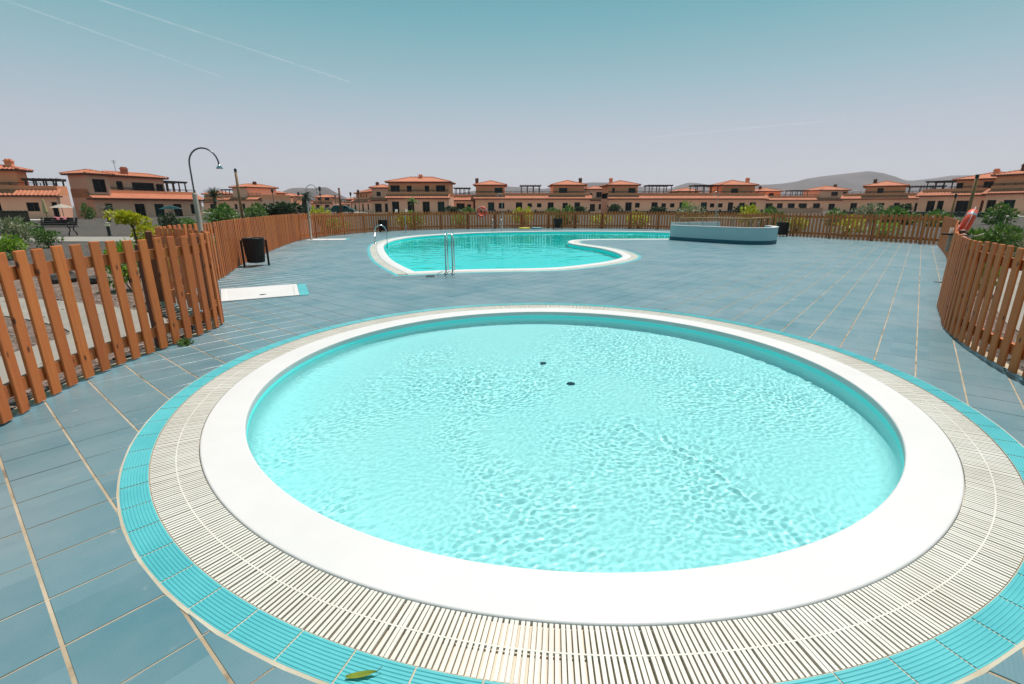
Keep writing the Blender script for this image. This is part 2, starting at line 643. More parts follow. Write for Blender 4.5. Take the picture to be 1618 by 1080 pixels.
pool_pts = [(-2.30, 11.36), (-1.56, 11.62), (-0.9, 11.78), (0.75, 12.02), (1.5, 12.42), (2.5, 13.35), (3.1, 14.2), (3.40, 14.9), (3.52, 15.7), (3.47, 17.0),
            (3.2, 18.3), (2.66, 19.6), (2.42, 20.7), (2.52, 21.7), (3.0, 22.55), (4.27, 23.05), (7.5, 23.25), (10.4, 23.6), (11.3, 25.2), (11.0, 27.6),
            (9.5, 29.1), (7.6, 30.0), (5.5, 30.4), (3.3, 30.5), (1.1, 30.05), (-2.2, 28.7), (-4.1, 26.7), (-5.1, 24.9), (-5.45, 22.8), (-5.36, 20.9),
            (-5.08, 19.2), (-4.45, 16.9), (-3.6, 14.3), (-2.9, 12.6)]
pool_loop = resample(catmull([v2(p) for p in pool_pts], True, 0.15, sharp=(0,)), 0.2, True)
PC, PR = Vector((0.4193, 4.2815, 0)), 2.60            # paddling pool


def offset_loop(loop, d):
    """outward offset of a counter-clockwise loop"""
    n = len(loop)
    out = []
    for i in range(n):
        a, b, c = loop[i - 1], loop[i], loop[(i + 1) % n]
        t1, t2 = (b - a).normalized(), (c - b).normalized()
        n1, n2 = Vector((t1.y, -t1.x, 0)), Vector((t2.y, -t2.x, 0))
        m = (n1 + n2)
        m.normalize()
        k = max(0.55, m.dot(n1))
        out.append(b + m * (d / k))
    return out


def area(loop):
    return 0.5 * sum(a.x * b.y - b.x * a.y for a, b in zip(loop, loop[1:] + loop[:1]))


if area(pool_loop) < 0:
    pool_loop.reverse()
if area(deck_loop) < 0:
    deck_loop.reverse()


def fill(loops, z, name, m, parent=None):
    bm = bmesh.new()
    edges = []
    for lp in loops:
        vs = [bm.verts.new((p.x, p.y, z)) for p in lp]
        edges += [bm.edges.new((vs[i], vs[(i + 1) % len(vs)])) for i in range(len(vs))]
    bmesh.ops.triangle_fill(bm, use_beauty=True, use_dissolve=False, edges=edges, normal=(0, 0, 1))
    me = bpy.data.meshes.new(name)
    bm.normal_update()
    for f in bm.faces:
        if f.normal.z < 0:
            f.normal_flip()
    bm.to_mesh(me)
    bm.free()
    me.materials.append(m)
    return link(name, me, parent)


def circle(r, n=128, c=PC):
    return [Vector((c.x + r * math.cos(2 * math.pi * k / n), c.y + r * math.sin(2 * math.pi * k / n), 0)) for k in range(n)]


# ---------------------------------------------------------------- ground and deck
outer = [Vector((70 * math.cos(2 * math.pi * k / 48) + 2, 70 * math.sin(2 * math.pi * k / 48) + 40, 0)) for k in range(48)]
ground = fill([outer, offset_loop(deck_loop, 0.10)], -0.035, 'ground', M['gravel'])
ring = MB()
for k in range(48):
    a, b = outer[k], outer[(k + 1) % 48]
    c0 = Vector((2, 40, 0))
    A, B = (a - c0).normalized() * 9000 + c0, (b - c0).normalized() * 9000 + c0
    ring.quad((a.x, a.y, -0.035), (b.x, b.y, -0.035), (B.x, B.y, -0.035), (A.x, A.y, -0.035))
bm = bmesh.new()
bm.from_mesh(ground.data)
tmp = ring.mesh('plain', M['gravel'])
bm.from_mesh(tmp)
bmesh.ops.remove_doubles(bm, verts=bm.verts, dist=0.001)
bmesh.ops.recalc_face_normals(bm, faces=bm.faces)
bm.to_mesh(ground.data)
bm.free()
bpy.data.meshes.remove(tmp)
tag(ground, 'dark volcanic gravel ground around the pool area', kind='structure')

COPE = 0.50                                           # swimming pool coping incl. gutter grating
deck = tag(fill([offset_loop(deck_loop, 0.14), circle(3.19, 160), offset_loop(pool_loop, COPE + 0.05)], -0.004, 'pool_deck', M['grout']),
           'blue-grey tiled pool deck with sandy grout', kind='structure')
edge = MB()
lp = offset_loop(deck_loop, 0.14)
for a, b in zip(lp, lp[1:] + lp[:1]):
    edge.quad((a.x, a.y, -0.12), (b.x, b.y, -0.12), (b.x, b.y, -0.004), (a.x, a.y, -0.004))
edge.build('deck_edge', M['path'], deck)


class Loop2:
    def __init__(s, loop, sign):
        P = np.array([(p.x, p.y) for p in loop])
        s.a, s.b = P, np.roll(P, -1, 0)
        s.d = s.b - s.a
        s.l2 = (s.d ** 2).sum(1)
        s.sign = sign

    def near(s, x, y):
        """signed distance (positive = keep), nearest point and keep-side normal"""
        q = np.array((x, y))
        t = np.clip(((q - s.a) * s.d).sum(1) / s.l2, 0, 1)
        c = s.a + s.d * t[:, None]
        e = q - c
        k = int(np.argmin((e ** 2).sum(1)))
        d = s.d[k] / math.sqrt(s.l2[k])
        nl = np.array((-d[1], d[0])) * s.sign          # inner side of a ccw loop
        dist = math.hypot(*e[k])
        sg = 1.0 if e[k] @ nl >= 0 else -1.0
        if dist > 1e-6:
            nl2 = e[k] / dist * sg
            if nl2 @ nl > 0.2:
                nl = nl2
        return sg * dist, c[k], nl


def clip(poly, c, n):
    out = []
    m = len(poly)
    for i in range(m):
        p, r = poly[i], poly[(i + 1) % m]
        dp_, dr = (p[0] - c[0]) * n[0] + (p[1] - c[1]) * n[1], (r[0] - c[0]) * n[0] + (r[1] - c[1]) * n[1]
        if dp_ >= 0:
            out.append(p)
        if (dp_ >= 0) != (dr >= 0):
            t = dp_ / (dp_ - dr)
            out.append((p[0] + (r[0] - p[0]) * t, p[1] + (r[1] - p[1]) * t))
    return out


UX, UY = Vector((math.cos(PHI), math.sin(PHI), 0)), Vector((-math.sin(PHI), math.cos(PHI), 0))
LD, LP = Loop2(offset_loop(deck_loop, 0.045), 1), Loop2(offset_loop(pool_loop, COPE + 0.09), -1)


def tile_shape(i, j):
    u0, v0 = 0.005 + i * TP, 0.108 + j * TP           # measured phase of the joints
    uc, vc = u0 + TP / 2, v0 + TP / 2
    gu = 0.0065 if uc < 3.4 else 0.0034                # joints across: wide and sandy near the camera, tight further on
    gv = 0.0062 if (vc < 3.2 and uc > 3.0) or vc < 1.0 or (2.2 < vc < 4.4 and uc < 2.0 and (j % 2 == 0)) else 0.0036
    rect = [(u0 + gu, v0 + gv), (u0 + TP - gu, v0 + gv), (u0 + TP - gu, v0 + TP - gv), (u0 + gu, v0 + TP - gv)]
    return (uc, vc), rect, (gu, gv)


def to_xy(u, v):
    return (u * UX.x + v * UY.x, u * UX.y + v * UY.y)


tiles = []
for i in range(-22, 105):
    for j in range(-26, 82):
        (uc, vc), rect, g = tile_shape(i, j)
        x, y = to_xy(uc, vc)
        if y < -0.5 or x < -10.5 or x > 18 or y > 35.2:
            continue
        cuts = []
        d, c, n = LD.near(x, y)
        if d < -0.24:
            continue
        if d < 0.24:
            cuts.append((c, n))
        rr = math.hypot(x - PC.x, y - PC.y)
        if rr < 3.02:
            continue
        if rr < 3.52:
            n = ((x - PC.x) / rr, (y - PC.y) / rr)
            cuts.append(((PC.x + n[0] * 3.264, PC.y + n[1] * 3.264), n))
        if y > 9:
            d, c, n = LP.near(x, y)
            if d < -0.24:
                continue
            if d < 0.24:
                cuts.append((c, n))
        poly = [to_xy(*p) for p in rect]
        for c, n in cuts:
            poly = clip(poly, c, n)
            if len(poly) < 3:
                break
        if len(poly) < 3:
            continue
        ar = 0.5 * abs(sum(p[0] * q[1] - q[0] * p[1] for p, q in zip(poly, poly[1:] + poly[:1])))
        if ar < 0.0008:
            continue
        # in-frame test and apparent size
        vz = Vector((x, y, -CAM_H))
        zc = vz.y * _CT - vz.z * _ST
        px = 809 + F_PX * vz.x / max(zc, 0.1)
        py = 540 + F_PX * (-vz.y * _ST - vz.z * _CT) / max(zc, 0.1)
        seen = zc > 0.3 and -40 < px < 1658 and py < 1120
        size = ar / (max(zc, 0.3) ** 3) if seen else 0
        tiles.append((size, i, j, (x, y), poly, bool(cuts), g))
tiles.sort(key=lambda t: -t[0])


def tile_mesh(poly, ox, oy, z=0.0):
    mb = MB()
    n = len(poly)
    cx, cy = sum(p[0] for p in poly) / n, sum(p[1] for p in poly) / n
    inn = []
    for p in poly:
        dx, dy = cx - p[0], cy - p[1]
        L = math.hypot(dx, dy) or 1
        inn.append((p[0] + dx / L * 0.0022, p[1] + dy / L * 0.0022))
    vs = [(p[0] - ox, p[1] - oy, z - 0.007) for p in poly] + [(p[0] - ox, p[1] - oy, z - 0.0014) for p in poly] + [(p[0] - ox, p[1] - oy, z) for p in inn]
    fs = []
    for k in range(n):
        k2 = (k + 1) % n
        fs.append((k, k2, n + k2, n + k))
        fs.append((n + k, n + k2, 2 * n + k2, 2 * n + k))
    fs.append(tuple(range(2 * n, 3 * n)))
    return mb.add(vs, fs)


shared = {}
rest = MB()
rnd = random.Random(3)
for idx, (size, i, j, (x, y), poly, cut, g) in enumerate(tiles):
    dz = rnd.uniform(-0.0007, 0.0007)
    if idx < 300 and size > 0:
        if cut:
            me = tile_mesh(poly, x, y).mesh('tile', M['tile'])
        else:
            if g not in shared:
                shared[g] = tile_mesh(poly, x, y).mesh('tile', M['tile'])
            me = shared[g]
        o = link('tile', me, deck, (x, y, dz))
        o.rotation_euler = (rnd.uniform(-0.0016, 0.0016), rnd.uniform(-0.0016, 0.0016), 0)
    else:
        t = tile_mesh(poly, 0, 0, dz)
        rest.add(t.v, t.f)
tag(rest.build('deck_tiling', M['tile'], deck), kind='stuff')

# ---------------------------------------------------------------- paddling pool
paddling = thing('paddling_pool', 'round shallow paddling pool with wide white coping and slatted overflow gutter', 'pool', PC)
FLOOR_Z, WATER_Z = -0.40, -0.082
MB().lathe([(2.602, -0.05), (2.600, -0.010), (2.6005, -0.004), (2.603, 0.002), (2.608, 0.0048), (2.612, 0.0055), (2.616, 0.0056), (2.74, 0.0066), (2.855, 0.0056), (2.859, 0.0054), (2.864, 0.003), (2.8675, -0.003), (2.868, -0.010), (2.868, -0.16)], 192).build('coping', M['white'], paddling, True)
basin = MB().lathe([(2.602, -0.049), (2.600, -0.112)], 192).build('basin_wall', M['basin_wall'], paddling, True)
floor_ = MB()
floor_.lathe([(2.600, -0.112), (2.600, -0.28), (2.585, -0.34), (2.54, -0.385), (2.48, FLOOR_Z), (1.7, FLOOR_Z - 0.02), (0.9, FLOOR_Z - 0.03), (0.001, FLOOR_Z - 0.035)], 128)
floor_ = floor_.build('basin_floor', M['basin'], paddling, True)
for dx, dy in ((-0.07, 0.80), (0.17, 0.20)):
    dr = MB()
    dr.lathe([(0.042, 0.0), (0.042, 0.008), (0.037, 0.010), (0.0, 0.010)], 20)
    for k in range(6):
        dr.box((-0.027 + k * 0.011, 0, 0.0115), (0.005, 0.05, 0.003))
    dr.build('floor_drain', M['planter_base'], paddling, False, (dx, dy, FLOOR_Z - 0.03))


TRAIL = [gp(1008, 622), gp(1060, 650), gp(1128, 676), gp(1165, 700), gp(1230, 748), gp(1300, 800)]


def ripple(x, y, amp, base):
    """height of wind ripples: crossing short waves, calm and lively patches, and the trail of an insect or gust"""
    n1 = pnoise(Vector((x * 0.85, y * 0.85, 1.7)))
    n2 = pnoise(Vector((x * 2.3 + 3, y * 1.6, 5.2)))
    w = max(0.32, 0.8 + 1.1 * n1 + 0.7 * n2)
    u, v = x * 0.9 + y * 0.43 + 0.10 * n2, -x * 0.43 + y * 0.9 + 0.14 * n1
    a = pnoise(Vector((u * base * 0.85, v * base * 1.2, 0.3)))
    a += pnoise(Vector((u * base * 2.1 + 5, v * base * 2.6, 4.1))) * 0.36
    a += pnoise(Vector((x * base * 0.36, y * base * 0.5 + 9, 8.3))) * 1.15
    h = a * amp * w
    if base > 10 and x > 0.4 and y < 6.2:
        d = 9.0
        for p, q in zip(TRAIL, TRAIL[1:]):
            e = q - p
            t = max(0.0, min(1.0, ((x - p.x) * e.x + (y - p.y) * e.y) / (e.x * e.x + e.y * e.y)))
            d = min(d, math.hypot(x - p.x - e.x * t, y - p.y - e.y * t))
        if d < 0.3:
            n3 = pnoise(Vector((x * 9, y * 9, 2.2)))
            h += 0.0017 * max(0.0, 0.55 + 1.3 * n3) * math.cos(d * 48 + 5.0 * n2 + 2.5 * n3) * math.exp(-((d + 0.05 * n3) / 0.13) ** 2)
    return h


def water_sheet(name, inside, x0, x1, y0, y1, step, z, amp, base, m, parent, org):
    nx, ny = int((x1 - x0) / step), int((y1 - y0) / step)
    idx, vs, fs = {}, [], []

    def vid(i, j):
        if (i, j) not in idx:
            x, y = x0 + i * step, y0 + j * step
            idx[(i, j)] = len(vs)
            vs.append((x - org.x, y - org.y, z + ripple(x, y, amp, base)))
        return idx[(i, j)]
    for i in range(nx):
        for j in range(ny):
            if inside(x0 + (i + 0.5) * step, y0 + (j + 0.5) * step):
                fs.append((vid(i, j), vid(i + 1, j), vid(i + 1, j + 1), vid(i, j + 1)))
    mb = MB()
    mb.v, mb.f = vs, fs
    return mb.build(name, m, parent, True)


ws = water_sheet('water', lambda x, y: math.hypot(x - PC.x, y - PC.y) < 2.64, PC.x - 2.7, PC.x + 2.7, PC.y - 2.7, PC.y + 2.7, 0.0098, WATER_Z, 0.00108, 28.0, M['water_shallow'], paddling, PC)

# gutter and its grating
MB().lathe([(2.868, -0.019), (2.93, -0.022), (3.06, -0.021), (3.122, -0.018), (3.122, -0.002)], 160).build('gutter', M['channel'], paddling, True)
grating = MB().lathe([(2.988, 0.0006), (2.994, 0.0006), (2.994, -0.012), (2.988, -0.012)], 192, closed_profile=True).build('grating', M['grate'], paddling)
NB = 860
bar_mb = MB().box(((2.870 + 3.119) / 2, 0, -0.0055), (0.247, 0.0143, 0.011))
bar_me = bar_mb.mesh('grating_bar', M['grate'])
bars = []
for k in range(NB):
    a = 2 * math.pi * (k + rnd.uniform(-0.08, 0.08)) / NB
    x, y = PC.x + 3 * math.cos(a), PC.y + 3 * math.sin(a)
    zc = y * _CT + CAM_H * _ST
    px = 809 + F_PX * x / max(zc, 0.2)
    py = 540 + F_PX * (-y * _ST + CAM_H * _CT) / max(zc, 0.2)
    bars.append((0 if -30 < px < 1650 and py < 1100 else 1, zc, a))
bars.sort()
rest = MB()
for k, (_o, _z, a) in enumerate(bars):
    a2 = a + rnd.uniform(-0.0007, 0.0007)
    if k < 300:
        o = link('bar', bar_me, grating, None, a2)
        o.rotation_euler = (rnd.uniform(-0.03, 0.03), 0, a2)
    else:
        rot = Matrix.Rotation(a2, 3, 'Z')
        rest.add([rot @ Vector(v) for v in bar_mb.v], bar_mb.f)
tag(rest.build('far_bars', M['grate'], grating), kind='stuff')

# ribbed cyan edge tiles
NT_ = 84
seg = 2 * math.pi / NT_
et = MB()
prof = [(3.124, -0.02), (3.124, 0.0035)]
ribs_n = 9
w = (3.252 - 3.126) / ribs_n
for k in range(ribs_n):
    r0 = 3.126 + k * w
    prof += [(r0, 0.0035), (r0 + w * 0.2, 0.0062), (r0 + w * 0.62, 0.0062), (r0 + w * 0.82, 0.0035)]
prof += [(3.254, 0.0035), (3.254, -0.006)]
NA = 5
for k in range(NA):
    a = -seg / 2 * 0.972 + seg * 0.972 * k / (NA - 1)
    et.v += [(r * math.cos(a), r * math.sin(a), z) for r, z in prof]
m_ = len(prof)
for k in range(NA - 1):
    for i in range(m_ - 1):
        et.f.append((k * m_ + i, k * m_ + i + 1, (k + 1) * m_ + i + 1, (k + 1) * m_ + i))
et.f = [f[::-1] for f in et.f]
et_me = et.mesh('edge_tile', M['cyan'])
ring_ = MB().lathe([(3.122, -0.006), (3.122, 0.0027), (3.254, 0.0027), (3.268, -0.001)], 160).build('edge_tile_bed', M['joint'], paddling)
for k in range(NT_):
    o = link('edge_tile', et_me, paddling, (0, 0, rnd.uniform(-0.0003, 0.0003)), seg * (k + 0.3))

# ---------------------------------------------------------------- swimming pool
spool = thing('swimming_pool', 'large free-form turquoise swimming pool with white rim', 'pool', (0, 0, 0))


def strip(loop, prof, name, m, parent, smooth=False):
    """prof: (outward offset, z)"""
    rings = [offset_loop(loop, d) for d, _z in prof]
    n = len(loop)
    mb = MB()
    for (d, z), rg in zip(prof, rings):
        mb.v += [(p.x, p.y, z) for p in rg]
    for r in range(len(prof) - 1):
        for i in range(n):
            j = (i + 1) % n
            mb.f.append((r * n + i, r * n + j, (r + 1) * n + j, (r + 1) * n + i))
    return mb.build(name, m, parent, smooth)


SW = -0.10
strip(pool_loop, [(0.0, -0.06), (0.0, -0.01), (0.03, 0.012), (0.12, 0.016), (0.25, 0.012), (0.275, 0.002), (0.275, -0.10)], 'coping', M['white'], spool, True)
wall_ = strip(pool_loop, [(0.0, -0.059), (0.0, -0.7), (-0.02, -0.85)], 'basin_wall', M['deep_basin'], spool)
fl2 = fill([offset_loop(pool_loop, -0.02)], -0.85, 'basin_floor', M['deep_basin'], spool)
strip(pool_loop, [(0.275, -0.022), (0.50, -0.022), (0.50, 0.0)], 'gutter', M['grate'], spool)
strip(pool_loop, [(0.497, -0.006), (0.50, 0.004), (0.565, 0.004), (0.60, -0.006)], 'edge_tiling', M['cyan'], spool)
gb = MB()
inn, out = resample(offset_loop(pool_loop, 0.28), 0.024, True), None
LPI = pool_loop
n_ = len(inn)
for k in range(n_):
    a, b = inn[k - 1], inn[(k + 1) % n_]
    if a.y > 24.5 and k % 2:
        continue
    t = (b - a).normalized()
    nn = Vector((t.y, -t.x, 0))
    c = inn[k] + nn * 0.108
    rot = Matrix((nn, Vector((-nn.y, nn.x, 0)), Vector((0, 0, 1)))).transposed()
    gb.box((c.x, c.y, -0.006), (0.216, 0.017 if a.y <= 24.5 else 0.036, 0.016), rot)
tag(gb.build('grating', M['grate'], spool), kind='stuff')

LPW = Loop2(offset_loop(pool_loop, 0.16), 1)
pa = np.array([(p.x, p.y) for p in offset_loop(pool_loop, 0.16)])


def in_poly_grid(xs, ys, P):
    X, Y = np.meshgrid(xs, ys, indexing='ij')
    ins = np.zeros(X.shape, bool)
    q = np.roll(P, -1, 0)
    for (x1, y1), (x2, y2) in zip(P, q):
        if y1 == y2:
            continue
        c = ((y1 > Y) != (y2 > Y)) & (X < (x2 - x1) * (Y - y1) / (y2 - y1) + x1)
        ins ^= c
    return ins


st = 0.055
xs = np.arange(-6.0, 12.0, st)
ys = np.arange(10.8, 31.2, st)
mask = in_poly_grid(xs + st / 2, ys + st / 2, pa)
mb = MB()
ids = {}
for i, j in zip(*np.nonzero(mask)):
    f = []
    for a, b in ((i, j), (i + 1, j), (i + 1, j + 1), (i, j + 1)):
        if (a, b) not in ids:
            x, y = -6.0 + a * st, 10.8 + b * st
            ids[(a, b)] = len(mb.v)
            mb.v.append((x, y, SW + ripple(x, y, 0.0045, 4.0)))
        f.append(ids[(a, b)])
    mb.f.append(tuple(f))
ws2 = mb.build('water', M['water_deep'], spool, True)
for o in (ws, ws2):
    try:
        o.cycles.is_caustics_caster = True
    except Exception as ex:
        print('caster', ex)
for o in (basin, floor_, wall_, fl2):
    try:
        o.cycles.is_caustics_receiver = True
    except Exception as ex:
        print('receiver', ex)


def ladder(label, base, d, gap, h=0.86, reach=0.62, group='stainless pool ladders'):
    """base: point on the rim between the rails; d: unit vector towards the water"""
    d = Vector((d[0], d[1], 0)).normalized()
    s = Vector((-d.y, d.x, 0))
    t = thing('pool_ladder', label, 'ladder', base, 0, group)
    for k in (-1, 1):
        p = []
        o = s * (gap / 2 * k)
        p.append(o - d * 0.30 + Vector((0, 0, -0.02)))
        p.append(o - d * 0.30 + Vector((0, 0, h - 0.3)))
        for q in range(0, 9):
            a = math.pi * q / 8
            p.append(o + d * (-0.30 + reach / 2 * (1 - math.cos(a))) + Vector((0, 0, h - 0.3 + 0.30 * math.sin(a))))
        p.append(o + d * (reach - 0.30) + Vector((0, 0, -0.95)))
        rl = MB().tube(p, 0.0145, 10).build('rail', M['steel'], t, True)
        MB().lathe([(0.0, 0.018), (0.045, 0.016), (0.05, 0.0)], 14, o - d * 0.30).build('flange', M['steel'], rl, True)
    for z in (-0.35, -0.6, -0.85):
        MB().beam(d * (reach - 0.30) - s * gap / 2 + Vector((0, 0, z)), d * (reach - 0.30) + s * gap / 2 + Vector((0, 0, z)), 0.06, 0.025).build('rung', M['steel'], t)
    return t


ladder('steel pool ladder standing by the pointed pool corner', gp(709.5, 431.5, 0.015) + Vector((0, 0.25, 0)), (-0.05, 1), 0.15, 0.93)
ladder('steel hoop ladder on the pool rim beside the dustbin', Vector((-5.42, 20.35, 0.015)), (1, 0.24), 0.42, 0.74, 0.48)
ladder('steel pool ladder on the far rim under the orange life ring', gp(785, 364, 0.015), (0.2, -1), 0.5, 0.74)

# ---------------------------------------------------------------- fences
PITCH_S = 0.188
sl = MB()
W_, T_, H_ = 0.107, 0.022, 1.165
c_ = 0.006
oct_ = [(-W_ / 2 + c_, -T_ / 2), (W_ / 2 - c_, -T_ / 2), (W_ / 2, -T_ / 2 + c_), (W_ / 2, T_ / 2 - c_), (W_ / 2 - c_, T_ / 2), (-W_ / 2 + c_, T_ / 2), (-W_ / 2, T_ / 2 - c_), (-W_ / 2, -T_ / 2 + c_)]
sl.v = [(x, y, 0) for x, y in oct_] + [(x, y, H_ - 0.006) for x, y in oct_] + [(x * 0.94, y * 0.8, H_) for x, y in oct_]
sl.f = [(k, (k + 1) % 8, 8 + (k + 1) % 8, 8 + k) for k in range(8)] + [(8 + k, 8 + (k + 1) % 8, 16 + (k + 1) % 8, 16 + k) for k in range(8)] + [tuple(range(16, 24)), tuple(range(8))[::-1]]
slat_me = sl.mesh('slat', M['slat'])
post_mb = MB().box((0, 0, 0.56), (0.085, 0.085, 1.16))
post_mb.add([(-0.0425, -0.0425, 1.14), (0.0425, -0.0425, 1.14), (0.0425, 0.0425, 1.14), (-0.0425, 0.0425, 1.14), (0, 0, 1.165)], [(0, 1, 4), (1, 2, 4), (2, 3, 4), (3, 0, 4)])
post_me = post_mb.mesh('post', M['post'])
fr = random.Random(11)


def fence(path, label, every=10, hs=1.0):
    pts = resample(path, PITCH_S)
    t = thing('slat_fence', label, 'fence', pts[0], 0, 'wooden slat fences round the deck')
    o0 = pts[0]
    n = len(pts)
    centre = Vector((2, 15, 0))
    tang, outn = [], []
    for k in range(n):
        d = (pts[min(k + 1, n - 1)] - pts[max(k - 1, 0)]).normalized()
        tang.append(d)
        nn = Vector((-d.y, d.x, 0))                    # walking clockwise round the deck: the outside is on the left
        outn.append(nn)
    for k in range(n - 1):
        d = tang[k]
        o = link('slat', slat_me, t, pts[k] - o0 + Vector((0, 0, 0.016 + fr.uniform(-0.005, 0.005))))
        o.scale.z = hs * fr.uniform(0.994, 1.006)
        o.rotation_euler = (fr.uniform(-0.006, 0.006), fr.uniform(-0.008, 0.008), math.atan2(d.y, d.x) + fr.uniform(-0.03, 0.03))
    for k in list(range(0, n - 1, every)):
        a, b = k, min(k + every, n - 1)
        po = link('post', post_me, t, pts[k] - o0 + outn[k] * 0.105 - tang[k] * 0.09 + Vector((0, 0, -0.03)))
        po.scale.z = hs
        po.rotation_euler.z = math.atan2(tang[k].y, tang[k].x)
        for z in (0.20, 1.01 * hs):
            mb = MB()
            hw = 0.05
            for q in range(a, b + 1):
                base = pts[q] - o0
                i0, i1 = base + outn[q] * 0.0145, base + outn[q] * 0.049
                mb.v += [(i0.x, i0.y, z - hw), (i1.x, i1.y, z - hw), (i1.x, i1.y, z + hw), (i0.x, i0.y, z + hw)]
            m2 = b - a
            for q in range(m2):
                for e in range(4):
                    e2 = (e + 1) % 4
                    mb.f.append((q * 4 + e, q * 4 + e2, q * 4 + 4 + e2, q * 4 + 4 + e))
            mb.f += [(0, 3, 2, 1), (m2 * 4, m2 * 4 + 1, m2 * 4 + 2, m2 * 4 + 3)]
            mb.build('rail', M['rail'], t)
    return t


FL = ['low brown slat fence bulging towards the round pool beside the dark bench',
      'brown slat fence running from the shower tray past the slatted dustbin',
      'brown slat fence behind the swimming pool carrying the orange life ring',
      'brown slat fence behind the blue planter wall, yellow shrubs showing through',
      'brown slat fence running straight back along the right edge of the tiled deck',
      'brown slat fence curving in at the right picture edge beside the round pool']
for k, (p, l) in enumerate(zip(_paths, FL)):
    fence(p, l, hs=0.955 if k >= 4 else 0.985 if k in (2, 3) else 1.0)

# ---------------------------------------------------------------- showers
def shower(label, base, aim, col='pipe', cr=1.0):
    t = thing('outdoor_shower', label, 'shower', base, 0, 'outdoor showers')
    body = MB().lathe([(0.0, 1.72), (0.032 * cr, 1.715), (0.039 * cr, 1.69), (0.040 * cr, 0.05), (0.065, 0.03), (0.07, 0.0)], 18).build('column', M['stucco_beige'], t, True)
    r = 0.255 if cr == 1 else 0.14
    a = Vector((math.cos(aim), math.sin(aim), 0))
    p = [Vector((0, 0, 1.70)), Vector((0, 0, 2.05)), Vector((0, 0, 2.17))]
    for k in range(1, 13):
        g = math.pi * k / 12 * 1.02
        p.append(a * (r - r * math.cos(g)) + Vector((0, 0, 2.17 + r * math.sin(g))))
    MB().tube(p, 0.013 if cr == 1 else 0.010, 10).build('pipe', M[col], t, True)
    e = p[-1]
    MB().lathe([(0.0, 0.05), (0.02, 0.05), (0.025, 0.03), (0.05, 0.0), (0.05, -0.015), (0.0, -0.015)], 16, e - Vector((0, 0, 0.04))).build('shower_head', M['steel'], t, True)
    kn = MB().tube([(0.05, -0.03, 1.05), (0.11, -0.06, 1.05)], 0.018, 10).build('push_button', M['steel'], t, True)
    return t


def tray(label, corners, strip_w=0.16):
    c = [Vector((x, y, 0)) for x, y in corners]        # BL BR TR TL, strip beyond the right end
    t = thing('shower_tray', label, 'shower tray', c[0], 0, 'white shower trays set in the deck')
    o = c[0]
    rim, zt = 0.05, 0.016
    mid = sum(c, Vector()) / 4
    inn = [p + (mid - p).normalized() * 0.09 for p in c]
    mb = MB()
    vs = [(p - o) + Vector((0, 0, -0.02)) for p in c] + [(p - o) + Vector((0, 0, zt)) for p in c] + [(p - o) + Vector((0, 0, zt)) for p in inn] + [(p - o + (mid - p).normalized() * 0.04) + Vector((0, 0, 0.006)) for p in inn]
    fs = []
    for r in range(3):
        for k in range(4):
            fs.append((r * 4 + k, r * 4 + (k + 1) % 4, r * 4 + 4 + (k + 1) % 4, r * 4 + 4 + k))
    fs.append((12, 13, 14, 15))
    mb.add(vs, fs)
    mb.build('basin', M['white'], t)
    d = (c[1] - c[0]).normalized()
    e = MB()
    q = [c[1] - o + d * 0.006, c[1] - o + d * strip_w, c[2] - o + d * strip_w, c[2] - o + d * 0.006]
    e.add([p + Vector((0, 0, -0.01)) for p in q] + [p + Vector((0, 0, 0.008)) for p in q], [(4, 5, 6, 7), (0, 1, 5, 4), (1, 2, 6, 5), (2, 3, 7, 6), (3, 0, 4, 7)])
    e.build('edge_tile', M['cyan'], t)
    g = c[0].lerp(c[1], 0.52).lerp(c[3].lerp(c[2], 0.52), 0.30) - o
    MB().lathe([(0.0, 0.0105), (0.05, 0.0105), (0.055, 0.006)], 16, g).build('drain', M['pipe'], t)
    return t


tray('white shower tray with cyan edge tile behind the fence bulge', [(-4.72, 7.62), (-3.70, 8.2), (-4.28, 9.42), (-5.42, 8.8)])
shower('tall hooked outdoor shower rising behind the bulging fence', (-5.38, 8.45, 0.0), R(-3))
tray('white shower tray in front of the distant hooked shower', [(-9.35, 22.0), (-7.7, 22.35), (-7.9, 23.3), (-9.5, 23.0)])
shower('hooked outdoor shower below the flat-topped hill', (-9.3, 22.55, 0), R(-5))
shower('slim outdoor shower to the right of the orange life ring', gp(793.5, 363.2), R(185), 'steel', 0.55)
shower('outdoor shower standing behind the blue planter wall', (11.75, 28.4, 0), R(200), 'steel', 0.55)
fs_ = thing('foot_shower', 'waist-high thin steel foot shower post before the back fence', 'foot shower', gp(641.5, 367.0))
MB().tube([(0, 0, 0), (0, 0, 0.98)], 0.024, 10).build('column', M['steel'], fs_, True)
MB().lathe([(0.024, 0.97), (0.03, 0.985), (0.0, 1.0)], 12).build('cap', M['steel'], fs_, True)
MB().tube([(0, 0, 0.35), (0, -0.08, 0.36), (0, -0.12, 0.33)], 0.012, 8).build('tap', M['steel'], fs_, True)


